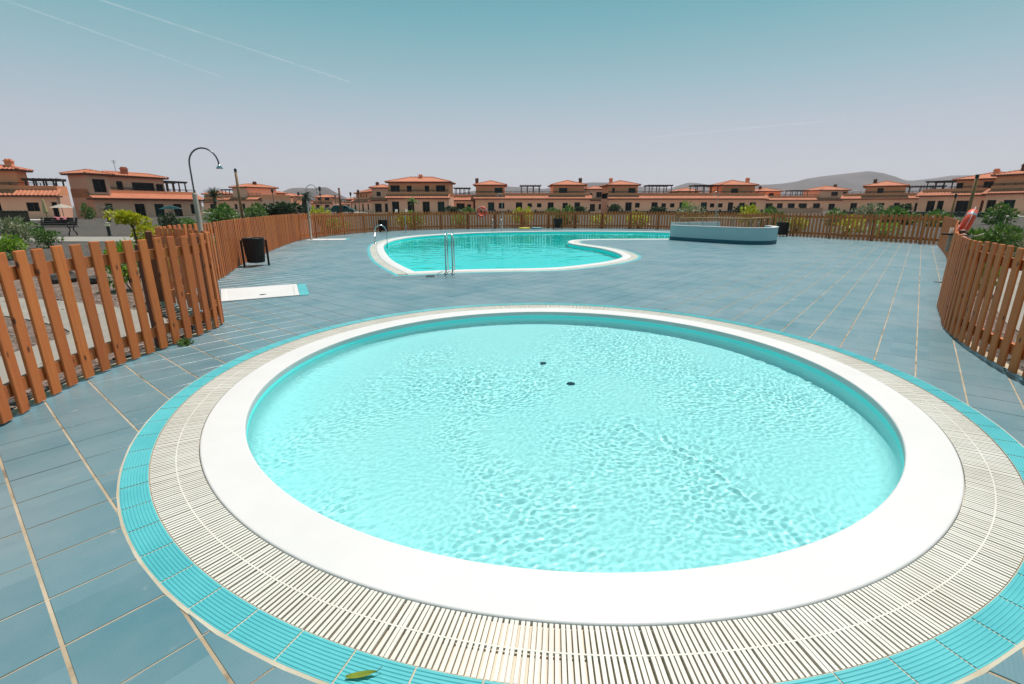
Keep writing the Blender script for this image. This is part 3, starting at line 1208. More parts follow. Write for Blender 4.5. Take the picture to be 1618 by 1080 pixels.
# ---------------------------------------------------------------- dustbins
def dustbin(label, loc, rz=0.0, first=None):
    if first:
        return dup(first, loc, rz, label)
    t = thing('dustbin', label, 'bin', loc, rz, 'dark slatted dustbins')
    n = 18
    for k in range(n):
        a = 2 * math.pi * k / n
        ca, sa = math.cos(a), math.sin(a)
        rot = Matrix(((ca, -sa, 0), (sa, ca, 0), (0, 0, 1)))
        mb = MB()
        w0, w1 = 0.031, 0.042
        vs = [(0.190, -w0, 0.10), (0.190, w0, 0.10), (0.206, w0, 0.10), (0.206, -w0, 0.10), (0.242, -w1, 0.70), (0.242, w1, 0.70), (0.258, w1, 0.70), (0.258, -w1, 0.70)]
        mb.add([rot @ Vector(v) for v in vs], [(3, 2, 1, 0), (4, 5, 6, 7), (0, 1, 5, 4), (1, 2, 6, 5), (2, 3, 7, 6), (3, 0, 4, 7)])
        mb.build('slat', M['darkwood'], t)
    MB().lathe([(0.236, 0.69), (0.236, 0.715), (0.262, 0.715), (0.262, 0.69)], 28).build('rim', M['darkmetal'], t, True)
    MB().lathe([(0.0, 0.09), (0.18, 0.09), (0.228, 0.66), (0.225, 0.66)], 24).build('liner', M['rubber'], t, True)
    for s in (-1, 1):
        MB().box((s * 0.285, 0, 0.33), (0.05, 0.05, 0.66)).build('leg', M['darkwood'], t)
        MB().tube([(s * 0.285, 0, 0.52), (s * 0.23, 0, 0.52)], 0.012, 8).build('pivot', M['darkmetal'], t)
    return t


bin0 = dustbin('dark slatted dustbin close to the curved fence on the left', gp(406, 419.5), R(25))
dustbin('dark slatted dustbin behind the hoop ladder', gp(606.5, 366.2), R(60), bin0)
dustbin('dark slatted dustbin against the middle of the back fence', gp(881, 361.6), R(0), bin0)
dustbin('dark slatted dustbin just beyond the blue planter wall', (14.0, 25.3, 0), R(120), bin0)

# ---------------------------------------------------------------- life rings
def life_ring(label, loc, rot, Rm=0.29, r=0.075):
    t = thing('life_ring', label, 'life ring', loc, 0, 'orange life rings')
    t.rotation_euler = rot
    p = [(Rm * math.cos(2 * math.pi * k / 40), 0, Rm * math.sin(2 * math.pi * k / 40)) for k in range(40)]
    MB().tube(p, r, 14, closed=True).build('ring', M['orange'], t, True)
    for q in range(4):
        a0 = math.pi / 4 + q * math.pi / 2
        p = [(Rm * math.cos(a0 + d), 0, Rm * math.sin(a0 + d)) for d in np.linspace(-0.13, 0.13, 6)]
        MB().tube(p, r * 1.025, 14, False).build('band', M['band'], t, True)
    p = []
    for k in range(49):
        a = 2 * math.pi * k / 48
        p.append(((Rm + r + 0.012 + 0.03 * abs(math.sin(2 * a - math.pi / 2))) * math.cos(a), 0, (Rm + r + 0.012 + 0.03 * abs(math.sin(2 * a - math.pi / 2))) * math.sin(a)))
    MB().tube(p[:-1], 0.004, 6, closed=True).build('rope', M['whiteplastic'], t, True)
    return t


life_ring('orange life ring hanging face-on at the back fence', dp(761.5, 334.5, 33.52), (0, R(20), R(-8)))
lr = Vector((8.98, 9.98, 0))
holder = thing('ring_holder', 'short pipe and dark bracket on the fence carrying the edge-on life ring', 'holder', lr)
MB().tube([(0, 0, 0.60), (0, 0, 1.08)], 0.032, 12).build('post', M['stucco_beige'], holder, True)
MB().box((0.06, -0.03, 0.95), (0.42, 0.16, 0.03), Matrix.Rotation(R(-40), 3, 'Z')).build('shelf', M['darkwood'], holder)
MB().tube([(-0.02, -0.04, 0.93), (0.12, -0.17, 0.90), (0.3, -0.26, 0.93), (0.42, -0.26, 0.97)], 0.014, 8).build('hook', M['stucco_beige'], holder, True)
life_ring('orange life ring seen edge-on above the straight fence on the right', lr + Vector((0.20, -0.08, 1.19)), (R(13), 0, R(50)), 0.185, 0.080)

# ---------------------------------------------------------------- planter wall with handrail
pw = thing('planter_wall', 'low pale blue curved wall with dark teal base beside the pool arm', 'wall', (0, 0, 0))
pl = catmull([v2(p) for p in ((7.45, 22.75), (7.75, 22.1), (8.45, 21.1), (9.2, 20.15), (9.75, 19.75), (10.45, 19.85), (11.05, 20.5), (11.35, 21.3), (11.45, 22.0))], step=0.15)


def wall_along(path, th, z0, z1, name, m, parent):
    mb = MB()
    n = len(path)
    for k in range(n):
        d = (path[min(k + 1, n - 1)] - path[max(k - 1, 0)]).normalized()
        nn = Vector((-d.y, d.x, 0)) * th / 2
        for s, z in ((-1, z0), (-1, z1), (1, z1), (1, z0)):
            q = path[k] + nn * s
            mb.v.append((q.x, q.y, z))
    for k in range(n - 1):
        for e in range(4):
            e2 = (e + 1) % 4
            mb.f.append((k * 4 + e, k * 4 + e2, k * 4 + 4 + e2, k * 4 + 4 + e))
    mb.f += [(0, 1, 2, 3), ((n - 1) * 4 + 3, (n - 1) * 4 + 2, (n - 1) * 4 + 1, (n - 1) * 4)]
    return mb.build(name, m, parent)


wall_along(pl, 0.20, 0.0, 0.64, 'wall', M['planter'], pw)
wall_along(pl, 0.215, 0.003, 0.15, 'base_band', M['planter_base'], pw)
wall_along(pl, 0.23, 0.64, 0.672, 'capping', M['white'], pw)
inner_back = [Vector((7.5, 23.0, 0)), Vector((9.2, 23.5, 0)), Vector((9.9, 23.4, 0))]
wall_along(inner_back, 0.18, 0.0, 0.78, 'back_wall', M['white'], pw)
hr = thing('handrail', 'brown handrail on thin posts above the blue planter wall', 'handrail', (0, 0, 0))
rp = [Vector((7.9, 23.2, 0.98)), Vector((8.6, 22.1, 0.98)), Vector((9.6, 21.3, 0.98)), Vector((10.3, 21.2, 0.98)), Vector((11.0, 21.8, 1.0)), Vector((11.9, 22.6, 1.0))]
MB().tube(catmull(rp, step=0.2), 0.036, 8).build('rail', M['polewood'], hr, True)
for p in rp + [Vector((8.2, 22.7, 0.98)), Vector((9.1, 21.7, 0.98))]:
    MB().tube([(p.x, p.y, 0), (p.x, p.y, 0.97)], 0.017, 6).build('post', M['stucco_beige'], hr)

# drain lid in the deck, pool floats, leaf
dl = thing('skimmer_lid', 'dark grey rectangular lid set in the wet deck by the pool corner', 'drain cover', gp(680, 436), R(0))
dl.rotation_euler.z = R(4)
MB().box((0, 0, 0.003), (0.19, 0.24, 0.012)).build('lid', M['pipe'], dl)
for k in range(5):
    MB().box((-0.07 + k * 0.035, 0, 0.0105), (0.012, 0.2, 0.004)).build('slot_bar', M['darkmetal'], dl)


def pool_float(label, loc, mt, rz):
    t = thing('pool_float', label, 'float', loc, rz, 'foam floats lying by the far pool rim')
    t.scale = (0.6, 0.6, 0.6)
    p = [Vector((0.55 * math.cos(2 * math.pi * k / 24), 0.34 * math.sin(2 * math.pi * k / 24), 0.09)) for k in range(24)]
    MB().tube(p, 0.085, 10, closed=True).build('tube', mt, t, True)
    MB().lathe([(0.0, 0.06), (0.3, 0.06), (0.34, 0.04)], 20).build('seat', mt, t, True)
    return t


pool_float('yellow foam float lying on the far rim of the pool', gp(828.5, 361.6, 0.0), M['yellowfloat'], 0.1)
pool_float('grey-blue foam float lying next to the yellow one', gp(848, 361.5, 0.0), M['bluefloat'], -0.2)

lf = thing('fallen_leaf', 'single yellow-green fallen leaf on the cyan edge tiles', 'leaf', gp(571, 1069, 0.006), R(8))
mb = MB()
nl_ = 9
for k in range(nl_):
    s = k / (nl_ - 1)
    w = 0.011 * math.sin(math.pi * min(1, s * 0.93 + 0.07)) ** 0.7
    x = -0.05 + 0.1 * s
    z = 0.004 + 0.008 * s * s
    mb.v += [(x, -w, z + 0.005), (x, 0, z), (x, w, z + 0.006)]
for k in range(nl_ - 1):
    mb.f += [(k * 3, k * 3 + 3, k * 3 + 4, k * 3 + 1), (k * 3 + 1, k * 3 + 4, k * 3 + 5, k * 3 + 2)]
mb.build('blade', mk_leaf('fallen_leaf_skin', (0.36, 0.38, 0.03), (0.22, 0.27, 0.03), (0.20, 0.10, 0.02)), lf)
MB().tube([(0.048, 0, 0.012), (0.06, 0.004, 0.018), (0.066, 0.012, 0.02)], 0.0012, 5).build('stalk', M['bark'], lf)

# ---------------------------------------------------------------- garden paths and stones
lpn = catmull([v2(p) for p in ((-3.9, 1.2), (-4.45, 2.5), (-4.75, 3.7), (-4.85, 4.9), (-5.0, 5.9), (-5.9, 6.6), (-7.6, 7.3), (-10.5, 8.0))], step=0.3)


def ribbon(path, w, z, name, m, label):
    mb = MB()
    n = len(path)
    for k in range(n):
        d = (path[min(k + 1, n - 1)] - path[max(k - 1, 0)]).normalized()
        nn = Vector((-d.y, d.x, 0)) * w / 2
        a, b = path[k] - nn, path[k] + nn
        mb.v += [(a.x, a.y, z - 0.05), (a.x, a.y, z), (b.x, b.y, z), (b.x, b.y, z - 0.05)]
    for k in range(n - 1):
        for e in range(3):
            mb.f.append((k * 4 + e, k * 4 + e + 1, k * 4 + 5 + e, k * 4 + 4 + e))
    return tag(mb.build(name, m), label, kind='structure')


M['browngravel'] = mk_gravel('brown_gravel', [(0.0, (0.075, 0.05, 0.04)), (0.5, (0.16, 0.108, 0.085)), (0.85, (0.24, 0.17, 0.14)), (1.0, (0.36, 0.28, 0.24))], 26)
ribbon(catmull([v2(p) for p in ((-6.6, 0.2), (-6.9, 2.5), (-7.0, 4.9), (-7.6, 6.6), (-9.4, 8.2), (-11.5, 10.5), (-13.0, 13.0))], step=0.4), 5.6, -0.026, 'gravel_bed', M['browngravel'], 'brown gravel bed behind the bulging fence')
ribbon(catmull([v2(p) for p in ((6.9, 1.0), (7.0, 3.2), (7.6, 5.3), (8.9, 7.0), (12.0, 10.4), (15.8, 14.8))], step=0.4), 3.4, -0.026, 'gravel_bed', M['browngravel'], 'brown gravel bed behind the fence on the right')
ribbon(lpn, 1.0, -0.008, 'path', M['path'], 'pale concrete path behind the bulging fence')
ribbon([Vector((-62, 23.6, 0)), Vector((-30, 23.4, 0)), Vector((-17, 23.2, 0)), Vector((-12.3, 24.5, 0))], 3.4, 0.0, 'path', M['path'], 'pale straight path in front of the dark bench')
ribbon(catmull([v2(p) for p in ((5.6, 1.8), (5.75, 3.2), (6.0, 4.2), (6.5, 5.3), (7.4, 6.6), (10.6, 10.1), (14.5, 14.6), (18.2, 19.2))], step=0.4), 0.7, -0.012, 'path', M['path'], 'pale path behind the fence on the right')

sr = random.Random(5)
gs = MB()


def stone(mb, c, r, rn):
    d = [Vector(p) for p in ((1, 0, 0), (-1, 0, 0), (0, 1, 0), (0, -1, 0), (0, 0, 0.8), (0, 0, -0.8))]
    rot = Matrix.Rotation(rn.uniform(0, 6.3), 3, 'Z') @ Matrix.Rotation(rn.uniform(-0.5, 0.5), 3, 'X')
    mb.add([rot @ (p * (r * rn.uniform(0.65, 1.25))) + Vector(c) for p in d], [(0, 2, 4), (2, 1, 4), (1, 3, 4), (3, 0, 4), (2, 0, 5), (1, 2, 5), (3, 1, 5), (0, 3, 5)])


for k in range(5200):
    if k < 3600:
        i = sr.randrange(len(_paths[0]) + 14)
        p = _paths[0][min(i, len(_paths[0]) - 1)] if i < len(_paths[0]) else _paths[1][i - len(_paths[0])]
        off = 0.16 + sr.random() ** 1.4 * 5.0
        c = p + Vector((-off, sr.uniform(-0.4, 0.4) + off * 0.25, 0))
    else:
        i = sr.randrange(len(_paths[5]))
        off = 0.16 + sr.random() ** 1.4 * 3.4
        c = _paths[5][i] + Vector((off, sr.uniform(-0.4, 0.4) - off * 0.3, 0))
    stone(gs, (c.x, c.y, -0.03), sr.uniform(0.008, 0.03) * (1 + 0.15 * off), sr)
tag(gs.build('gravel', M['stone']), 'loose brown gravel scattered behind the fences', kind='stuff')


def rock(label, loc, r, seed):
    bm = bmesh.new()
    bmesh.ops.create_icosphere(bm, subdivisions=2, radius=r)
    for v in bm.verts:
        q = 1 + 0.55 * pnoise(v.co * (1.6 / r) + Vector((seed * 3.1, seed, 0)))
        v.co = Vector((v.co.x * q * 1.2, v.co.y * q, v.co.z * q * 0.75))
    me = bpy.data.meshes.new('lava_rock')
    bm.to_mesh(me)
    bm.free()
    me.materials.append(M['lava'])
    o = link('lava_rock', me, None, (loc[0], loc[1], r * 0.25), seed)
    return tag(o, label, 'rock', 'dark lava rocks in the left garden')


rock('larger dark lava rock behind the bulging fence', (-9.4, 9.9), 0.24, 1)
rock('small dark lava rock beside the larger one behind the bulging fence', (-8.6, 9.75), 0.15, 2)
rock('flat dark lava rock half hidden by the nearest fence slats', (-9.0, 7.6), 0.17, 3)


# ---------------------------------------------------------------- plants
def leaf_cloud(seed, n, rx, ry, rz, ls, lobes=7, droop=0.3):
    """many small folded leaves spread through a few overlapping lobes"""
    rn = random.Random(seed)
    mb = MB()
    L = [(rn.uniform(-0.62, 0.62) * rx, rn.uniform(-0.62, 0.62) * ry, rz * rn.uniform(0.55, 1.4), rn.uniform(0.34, 0.62)) for _ in range(lobes)]
    for _ in range(n):
        cx, cy, cz, s = L[rn.randrange(lobes)]
        while True:
            d = Vector((rn.uniform(-1, 1), rn.uniform(-1, 1), rn.uniform(-1, 1)))
            if 0.2 < d.length < 1:
                break
        d = d.normalized() * (d.length ** 0.45)
        p = Vector((cx + d.x * rx * s, cy + d.y * ry * s, max(0.02, cz + d.z * rz * s)))
        out = (d + Vector((0, 0, 0.25 - droop * rn.random())) + Vector((rn.uniform(-.6, .6), rn.uniform(-.6, .6), rn.uniform(-.6, .6)))).normalized()
        side = out.cross(Vector((rn.uniform(-1, 1), rn.uniform(-1, 1), 1))).normalized()
        l = ls * rn.uniform(0.6, 1.35)
        w = l * 0.27
        up = side.cross(out) * (w * 0.5)
        a, b = p, p + out * l
        m = p + out * (l * 0.5)
        mb.add([a, m + side * w + up, b, m - side * w + up], [(0, 1, 2), (0, 2, 3)])
    return mb, L


def stems(L, r=0.012, z0=0.0):
    mb = MB()
    for cx, cy, cz, s in L:
        mb.tube([(cx * 0.08, cy * 0.08, -0.05), (cx * 0.45, cy * 0.45, cz * 0.55), (cx, cy, cz)], [r * 1.5, r * 1.1, r * 0.5], 5)
    return mb


BUSH = {}


def bush_proto(key, mt, seed, n, rx, rz, ls, lobes=7):
    mb, L = leaf_cloud(seed, n, rx, rx * 0.9, rz, ls, lobes)
    BUSH[key] = (mb.mesh('crown', M[mt]), stems(L).mesh('stem', M['bark'], True))


bush_proto('yellow', 'leaf_yellow', 1, 900, 0.55, 0.42, 0.105)
bush_proto('lime', 'leaf_lime', 2, 1000, 0.55, 0.42, 0.10)
bush_proto('green', 'leaf_green', 3, 1100, 0.6, 0.40, 0.10)
bush_proto('dark', 'leaf_dark', 4, 1200, 0.6, 0.55, 0.11)
bush_proto('grey', 'leaf_grey', 5, 900, 0.6, 0.42, 0.09)
bush_proto('yellowfar', 'leaf_yellow', 6, 300, 0.6, 0.45, 0.16)
bush_proto('limefar', 'leaf_lime', 7, 300, 0.6, 0.45, 0.16)
bush_proto('greenfar', 'leaf_green', 8, 400, 0.6, 0.42, 0.17)
bush_proto('darkfar', 'leaf_dark', 9, 560, 0.6, 0.5, 0.18)
bush_proto('low', 'leaf_green', 10, 420, 0.34, 0.14, 0.085, 5)


def bush(key, label, loc, s=1.0, sz=None, rz=None, group='garden shrubs', name='shrub'):
    t = thing(name, label, 'shrub', (loc[0], loc[1], -0.03), sr.uniform(0, 6.28) if rz is None else rz, group)
    t.scale = (s, s, sz or s)
    link('crown', BUSH[key][0], t)
    link('stem', BUSH[key][1], t)
    return t


def at(px, Y):
    return (dp(px, 330, Y).x, Y)


# left garden
t = thing('young_tree', 'young tree with flat bright yellow-green crown left of the hooked shower', 'tree', (*at(204, 13.8), -0.03))
mb, L = leaf_cloud(21, 900, 0.48, 0.42, 0.17, 0.11, 8)
c = mb.build('crown', M['leaf_yellow'], t)
c.location.z = 1.05
tr = MB()
tr.tube([(0.06, 0.0, -0.05), (0.02, 0.01, 0.5), (0.0, 0, 1.0), (-0.02, 0, 1.22)], [0.035, 0.028, 0.022, 0.012], 8)
for cx, cy, cz, s in L[:6]:
    tr.tube([(0.0, 0, 0.95), (cx * 0.6, cy * 0.6, 1.05 + cz * 0.6), (cx, cy, 1.05 + cz)], [0.014, 0.01, 0.005], 5)
tr.build('trunk', M['bark'], t, True)
bush('yellow', 'bright yellow-green shrub just right of the flat-crowned young tree', at(238, 14.6), 1.0, 1.32)
bush('lime', 'lime shrub peeping over the fence slats below the yellow shrub', at(256, 11.6), 0.62, 1.0)
bush('green', 'small round green shrub in front of the dark bench legs', at(64, 18.6), 0.75, 0.95)
bush('grey', 'loose pale flowering shrub left of the dark bench', at(16, 19.5), 1.15, 1.45)
bush('green', 'leafy green shrub between the pale flowering shrub and the bench', at(30, 22.5), 1.0, 1.25)
bush('lime', 'lime shrub cut by the left picture edge above the fence', at(2, 14.5), 0.7, 0.95)
bush('lime', 'shrub growing behind the slats of the bulging fence', (-7.15, 8.95), 0.7, 1.2)
bush('yellow', 'small yellow shrub low behind the bulging fence', (-6.95, 9.55), 0.42, 0.75)
bush('low', 'low green weed at the foot of the bulging fence', (-3.70, 5.18), 0.26, 0.34, group=None, name='weed')
bush('dark', 'dark agave-like plant behind the yellow shrub', at(262, 25), 0.75, 1.2)
bush('green', 'low clipped green shrub left of the hooked shower', at(297, 34), 1.3, 0.75)
bush('green', 'second low clipped shrub further left behind the hooked shower', at(290, 41), 1.5, 0.8)
bush('greenfar', 'grey-green tuft on the gravel between yellow shrub and hooked shower', at(282, 24), 0.55, 0.55)
bush('lime', 'lime shrub on the gravel directly behind the hooked shower', at(350, 15.5), 0.8, 0.9)
bush('lime', 'lime shrub to the right of the hooked shower, over the fence top', at(368, 17.5), 0.9, 1.0)
bush('greenfar', 'green shrub under the small palm tree', at(338, 38), 1.9, 2.0)
bush('greenfar', 'green shrub right of the bare wooden pole', at(398, 46), 2.0, 2.1)
bush('darkfar', 'dark hedge shrub below the house behind the bare wooden pole', at(428, 56), 3.2, 2.1)
bush('darkfar', 'dark hedge shrub to the left of the distant hooked shower', at(448, 58), 3.0, 2.0)
bush('greenfar', 'green shrub at the garden wall left of the bare wooden pole', at(352, 52), 2.0, 2.0)
bush('yellowfar', 'bright yellow shrub showing over the fence left of the parked car', at(503, 41), 1.4, 1.75)
bush('lime', 'yellow-green shrub behind the fence slats left of the hoop ladder', at(528, 28.5), 1.3, 1.2)
bush('yellowfar', 'yellow shrub behind the back fence beside the dustbin with the hoop ladder', at(632, 34.0), 1.3, 1.3)
bush('limefar', 'lime shrub behind the back fence near the slim shower column', at(652, 34.9), 1.2, 1.5)
bush('limefar', 'lime shrub behind the back fence left of the life ring', at(728, 36.4), 1.2, 1.4)
bush('yellowfar', 'yellow shrub behind the back fence right of the life ring', at(826, 37.5), 1.5, 1.7)
bush('greenfar', 'pale green shrub over the back fence near the middle dustbin', at(886, 39), 1.7, 1.85)
bush('yellowfar', 'low yellow shrub behind the back fence above the pool arm', at(955, 36.2), 1.5, 1.1)
bush('yellowfar', 'broad yellow shrub behind the back fence left of the blue planter', at(1012, 35.2), 1.8, 1.35)
bush('grey', 'pale grey shrub topping the back fence left of the blue planter', at(1092, 37), 2.2, 2.0)
bush('yellowfar', 'bright yellow shrub rising above the back fence behind the planter', at(1190, 38), 1.5, 1.95)
bush('greenfar', 'green shrub over the fence between planter shower and bright yellow shrub', at(1218, 37), 1.8, 1.75)
bush('yellowfar', 'yellow shrub seen through the slats right of the planter wall', at(1262, 29.5), 1.2, 1.15)
bush('yellowfar', 'wide yellow shrub glowing through the slats of the back right fence', at(1342, 26.2), 1.5, 1.25)
bush('limefar', 'lime shrub behind the back right fence near its corner', at(1402, 24.5), 1.2, 1.0)
bush('greenfar', 'green shrub on the dark bank above the back right fence', at(1328, 40), 1.6, 1.6)
bush('greenfar', 'dark green round shrub on the bank under the far right pergola', at(1404, 43), 2.2, 1.75)
bush('grey', 'flowering pale shrub below the far right pergola', at(1372, 47), 2.2, 2.3)
bush('greenfar', 'grass-green shrub on the bank left of the leaning wooden pole', at(1492, 38), 1.9, 1.5)
bush('greenfar', 'low green shrub on the bank under the dark pergola posts', at(1440, 42), 2.0, 1.5)
bush('green', 'big green shrub right of the edge-on life ring', at(1574, 13.2), 1.05, 1.38)
bush('lime', 'lime shrub against the back of the edge-on life ring', at(1552, 13.6), 0.75, 1.25)
bush('grey', 'feathery pale green shrub at the right picture edge', at(1602, 14.2), 0.95, 1.35)
bush('yellow', 'small yellow shrub low beside the edge-on life ring', at(1556, 11.2), 0.42, 0.95)
bush('lime', 'lime tuft over the fence top at the right picture edge', at(1592, 8.4), 0.4, 0.98)
bush('greenfar', 'shrub in front of the house at the right picture edge', at(1588, 42), 2.0, 2.1)

bush('darkfar', 'dark round shrub at the gap between the two pink terraces', at(971, 92), 2.6, 2.0, group='shrubs before the houses')
bush('darkfar', 'dark shrub at the right corner of the four-door house', at(716, 90), 2.2, 1.7, group='shrubs before the houses')
bush('greenfar', 'green shrub before the small porch house', at(743, 92), 2.4, 1.7, group='shrubs before the houses')
bush('greenfar', 'green shrub before the third door of the life ring terrace', at(868, 90), 2.0, 1.6, group='shrubs before the houses')
bush('darkfar', 'dark shrub before the right tower of the life ring terrace', at(917, 92), 2.4, 1.6, group='shrubs before the houses')
bush('limefar', 'ochre-green tall shrub before the middle of the planter terrace', at(1086, 92), 1.9, 3.2, group='shrubs before the houses')
bush('darkfar', 'dark shrub before the left tower window of the planter terrace', at(1044, 92), 2.4, 1.6, group='shrubs before the houses')
bush('darkfar', 'dark shrub near the right end of the planter terrace', at(1172, 92), 2.8, 1.8, group='shrubs before the houses')
bush('darkfar', 'dark shrub under the far right pergola posts', at(1418, 88), 3.0, 2.0, group='shrubs before the houses')
bush('greenfar', 'green climbing shrub at the end wall of the long left house', at(141, 60), 1.2, 2.2, group='shrubs before the houses')

# frond-leaved palms
def palm(label, loc, trunk_h, fl, nf, mt, trunk_r=0.16, seed=1, droop=0.55):
    rn = random.Random(seed)
    t = thing('palm_tree', label, 'palm tree', (loc[0], loc[1], -0.03), 0, 'palm trees')
    tr = MB()
    pr = [(0.05 * math.sin(k), 0.03 * math.cos(2 * k), trunk_h * k / 8) for k in range(9)]
    tr.tube(pr, [trunk_r * (1.25 - 0.4 * k / 8 + 0.06 * (k % 2)) for k in range(9)], 10)
    tr.build('trunk', M['bark'], t, True)
    cr = MB()
    for k in range(nf):
        az = 2 * math.pi * k / nf * 2.4 + rn.uniform(-0.2, 0.2)
        el = rn.uniform(-0.35, 1.35)
        L = fl * rn.uniform(0.8, 1.1)
        pts = []
        p = Vector((pr[-1][0], pr[-1][1], trunk_h))
        for q in range(9):
            pts.append(p.copy())
            e = el - droop * (q / 8) ** 1.3 * 2.0
            p += Vector((math.cos(az) * math.cos(e), math.sin(az) * math.cos(e), math.sin(e))) * (L / 8)
        cr.tube(pts, [0.02 * (1 - 0.1 * q) for q in range(9)], 4)
        for q in range(1, 9):
            for side in (-1, 1):
                for sub in (0.0, 0.5):
                    b = pts[q].lerp(pts[max(0, q - 1)], sub)
                    d = (pts[q] - pts[q - 1]).normalized()
                    sd = d.cross(Vector((0, 0, 1))).normalized() * side
                    ll = L * 0.30 * math.sin(math.pi * min(0.97, (q - sub) / 9 + 0.12))
                    tip = b + (sd * 0.85 + d * 0.55 + Vector((0, 0, -0.25))).normalized() * ll
                    w = d * (ll * 0.09)
                    cr.add([b - w, tip, b + w], [(0, 1, 2)])
    cr.build('crown', M[mt], t)
    return t


palm('small fan palm right of the hooked shower', at(341, 42), 2.3, 1.0, 22, 'leaf_dark', 0.13, 3, 0.3)
palm('shaggy dark palm left of the flat-topped hill', at(484, 62), 2.6, 1.3, 30, 'leaf_dark', 0.42, 5, 0.9)
palm('bushy palm in front of the house with four doors', at(652, 84), 2.2, 1.5, 20, 'leaf_green', 0.14, 7, 0.35)
palm('short dark palm at the corner of the long pink house', at(168, 50), 1.4, 0.8, 16, 'leaf_dark', 0.13, 9, 0.6)

# ---------------------------------------------------------------- bench, bollard, poles, lamps
bn = thing('park_bench', 'dark wooden park bench with cast iron legs on the gravel', 'bench', (*at(80, 26.0), 0), R(4))
for k in range(4):
    MB().box((0, -0.16 + 0.11 * k, 0.45), (2.05, 0.095, 0.035)).build('seat_slat', M['darkwood'], bn)
for k in range(4):
    MB().box((0.0, 0.27 + 0.035 * k, 0.55 + 0.105 * k), (1.85, 0.03, 0.092), Matrix.Rotation(R(-15), 3, 'X')).build('back_slat', M['darkwood'], bn)
for s in (-0.78, 0.78):
    lg = MB()
    lg.tube([(s, -0.24, 0), (s, -0.2, 0.12), (s, -0.08, 0.28), (s, -0.16, 0.43)], 0.028, 6)
    lg.tube([(s, 0.32, 0), (s, 0.26, 0.15), (s, 0.12, 0.3), (s, 0.22, 0.45), (s, 0.36, 0.92)], 0.028, 6)
    lg.tube([(s, -0.16, 0.42), (s, 0.22, 0.42)], 0.022, 6)
    lg.tube([(s, -0.18, 0.45), (s, -0.22, 0.62), (s, 0.0, 0.68), (s, 0.26, 0.66)], 0.02, 6)
    lg.build('leg', M['darkmetal'], bn, True)
tw = thing('pink_towel', 'pink towel hanging over the back of the dark bench', 'towel', (*at(80, 26.0), 0), R(4))
mb = MB()
for k in range(9):
    x = -0.36 + 0.09 * k + 0.08
    w = 0.012 * math.sin(k * 1.7)
    mb.v += [(x, 0.33 + w, 0.74), (x, 0.375 + w, 0.925), (x, 0.41, 0.945 + w), (x, 0.45 + w, 0.92), (x, 0.47 - w, 0.66)]
for k in range(8):
    for e in range(4):
        mb.f.append((k * 5 + e, k * 5 + e + 1, k * 5 + 6 + e, k * 5 + 5 + e))
mb.build('cloth', M['pinkcloth'], tw, True)

bl = thing('bollard_light', 'short black bollard light with cream head beside the path', 'bollard light', (*at(164, 25.5), 0))
MB().lathe([(0.10, 0.0), (0.085, 0.03), (0.075, 0.05), (0.075, 0.50)], 16).build('stem', M['darkmetal'], bl, True)
MB().lathe([(0.10, 0.50), (0.10, 0.66)], 16).build('lens', M['cream'], bl, True)
MB().lathe([(0.105, 0.655), (0.115, 0.67), (0.06, 0.70), (0.0, 0.71)], 16).build('cap', M['stucco_beige'], bl, True)


def pole(label, loc, h, r=0.075, lean=0.0):
    t = thing('wooden_pole', label, 'pole', loc, 0, 'bare wooden poles')
    MB().tube([(0, 0, -0.05), (lean * 0.5, 0, h * 0.5), (lean, 0, h)], [r, r * 0.95, r * 0.88], 12).build('shaft', M['polewood'], t, True)
    MB().lathe([(r * 0.95, h - 0.16), (r * 0.97, h + 0.01), (r * 0.7, h + 0.03), (0, h + 0.035)], 12, (lean, 0, 0)).build('cap', M['darkmetal'], t, True)
    return t


pole('bare wooden pole right of the small fan palm', (*at(381, 29), 0), 3.55)
pole('leaning bare wooden pole in front of the right-hand houses', (*at(1531, 26), 0), 3.05, 0.085)
pole('weathered wooden pole on the dark bank right of the back fence corner', (*at(1505, 24), 0), 2.05, 0.05)


def lamp_post(label, px, Y, ytop, first=[None]):
    p = dp(px, ytop, Y)
    h = p.z
    t = thing('street_lamp', label, 'street lamp', (p.x, Y, 0), 0, 'lantern street lamps far behind the fence')
    MB().tube([(0, 0, 0), (0, 0, 0.8), (0, 0, h - 0.75)], [0.09, 0.06, 0.045], 8).build('post', M['darkmetal'], t, True)
    MB().lathe([(0.05, h - 0.78), (0.14, h - 0.70), (0.22, h - 0.22), (0.21, h - 0.20)], 8).build('lantern', M['frame'], t)
    MB().lathe([(0.27, h - 0.22), (0.16, h - 0.08), (0.04, h), (0.0, h + 0.03)], 8).build('hood', M['darkmetal'], t)
    return t


lamp_post('black lantern lamp right of the house with the bare wooden pole', 429.5, 85, 297)
lamp_post('small black lantern inside the distant shower hook', 470.5, 120, 303)
lamp_post('tallest black lantern in front of the flat-topped hill', 504.5, 80, 294)
lamp_post('tiny black lantern above the car roof', 529, 130, 307)
lamp_post('black lantern lamp just right of the parked car', 553.5, 100, 303)
lamp_post('black lantern lamp at the left end of the stepped pink houses', 565.5, 88, 299)
dpst = thing('dark_post', 'thick dark post standing behind the parked car', 'post', (*at(538.5, 60), 0))
MB().tube([(0, 0, 0), (0, 0, 3.55)], [0.13, 0.12], 10).build('shaft', M['post'], dpst, True)
MB().lathe([(0.135, 3.5), (0.12, 3.6), (0.0, 3.62)], 10).build('cap', M['darkmetal'], dpst, True)

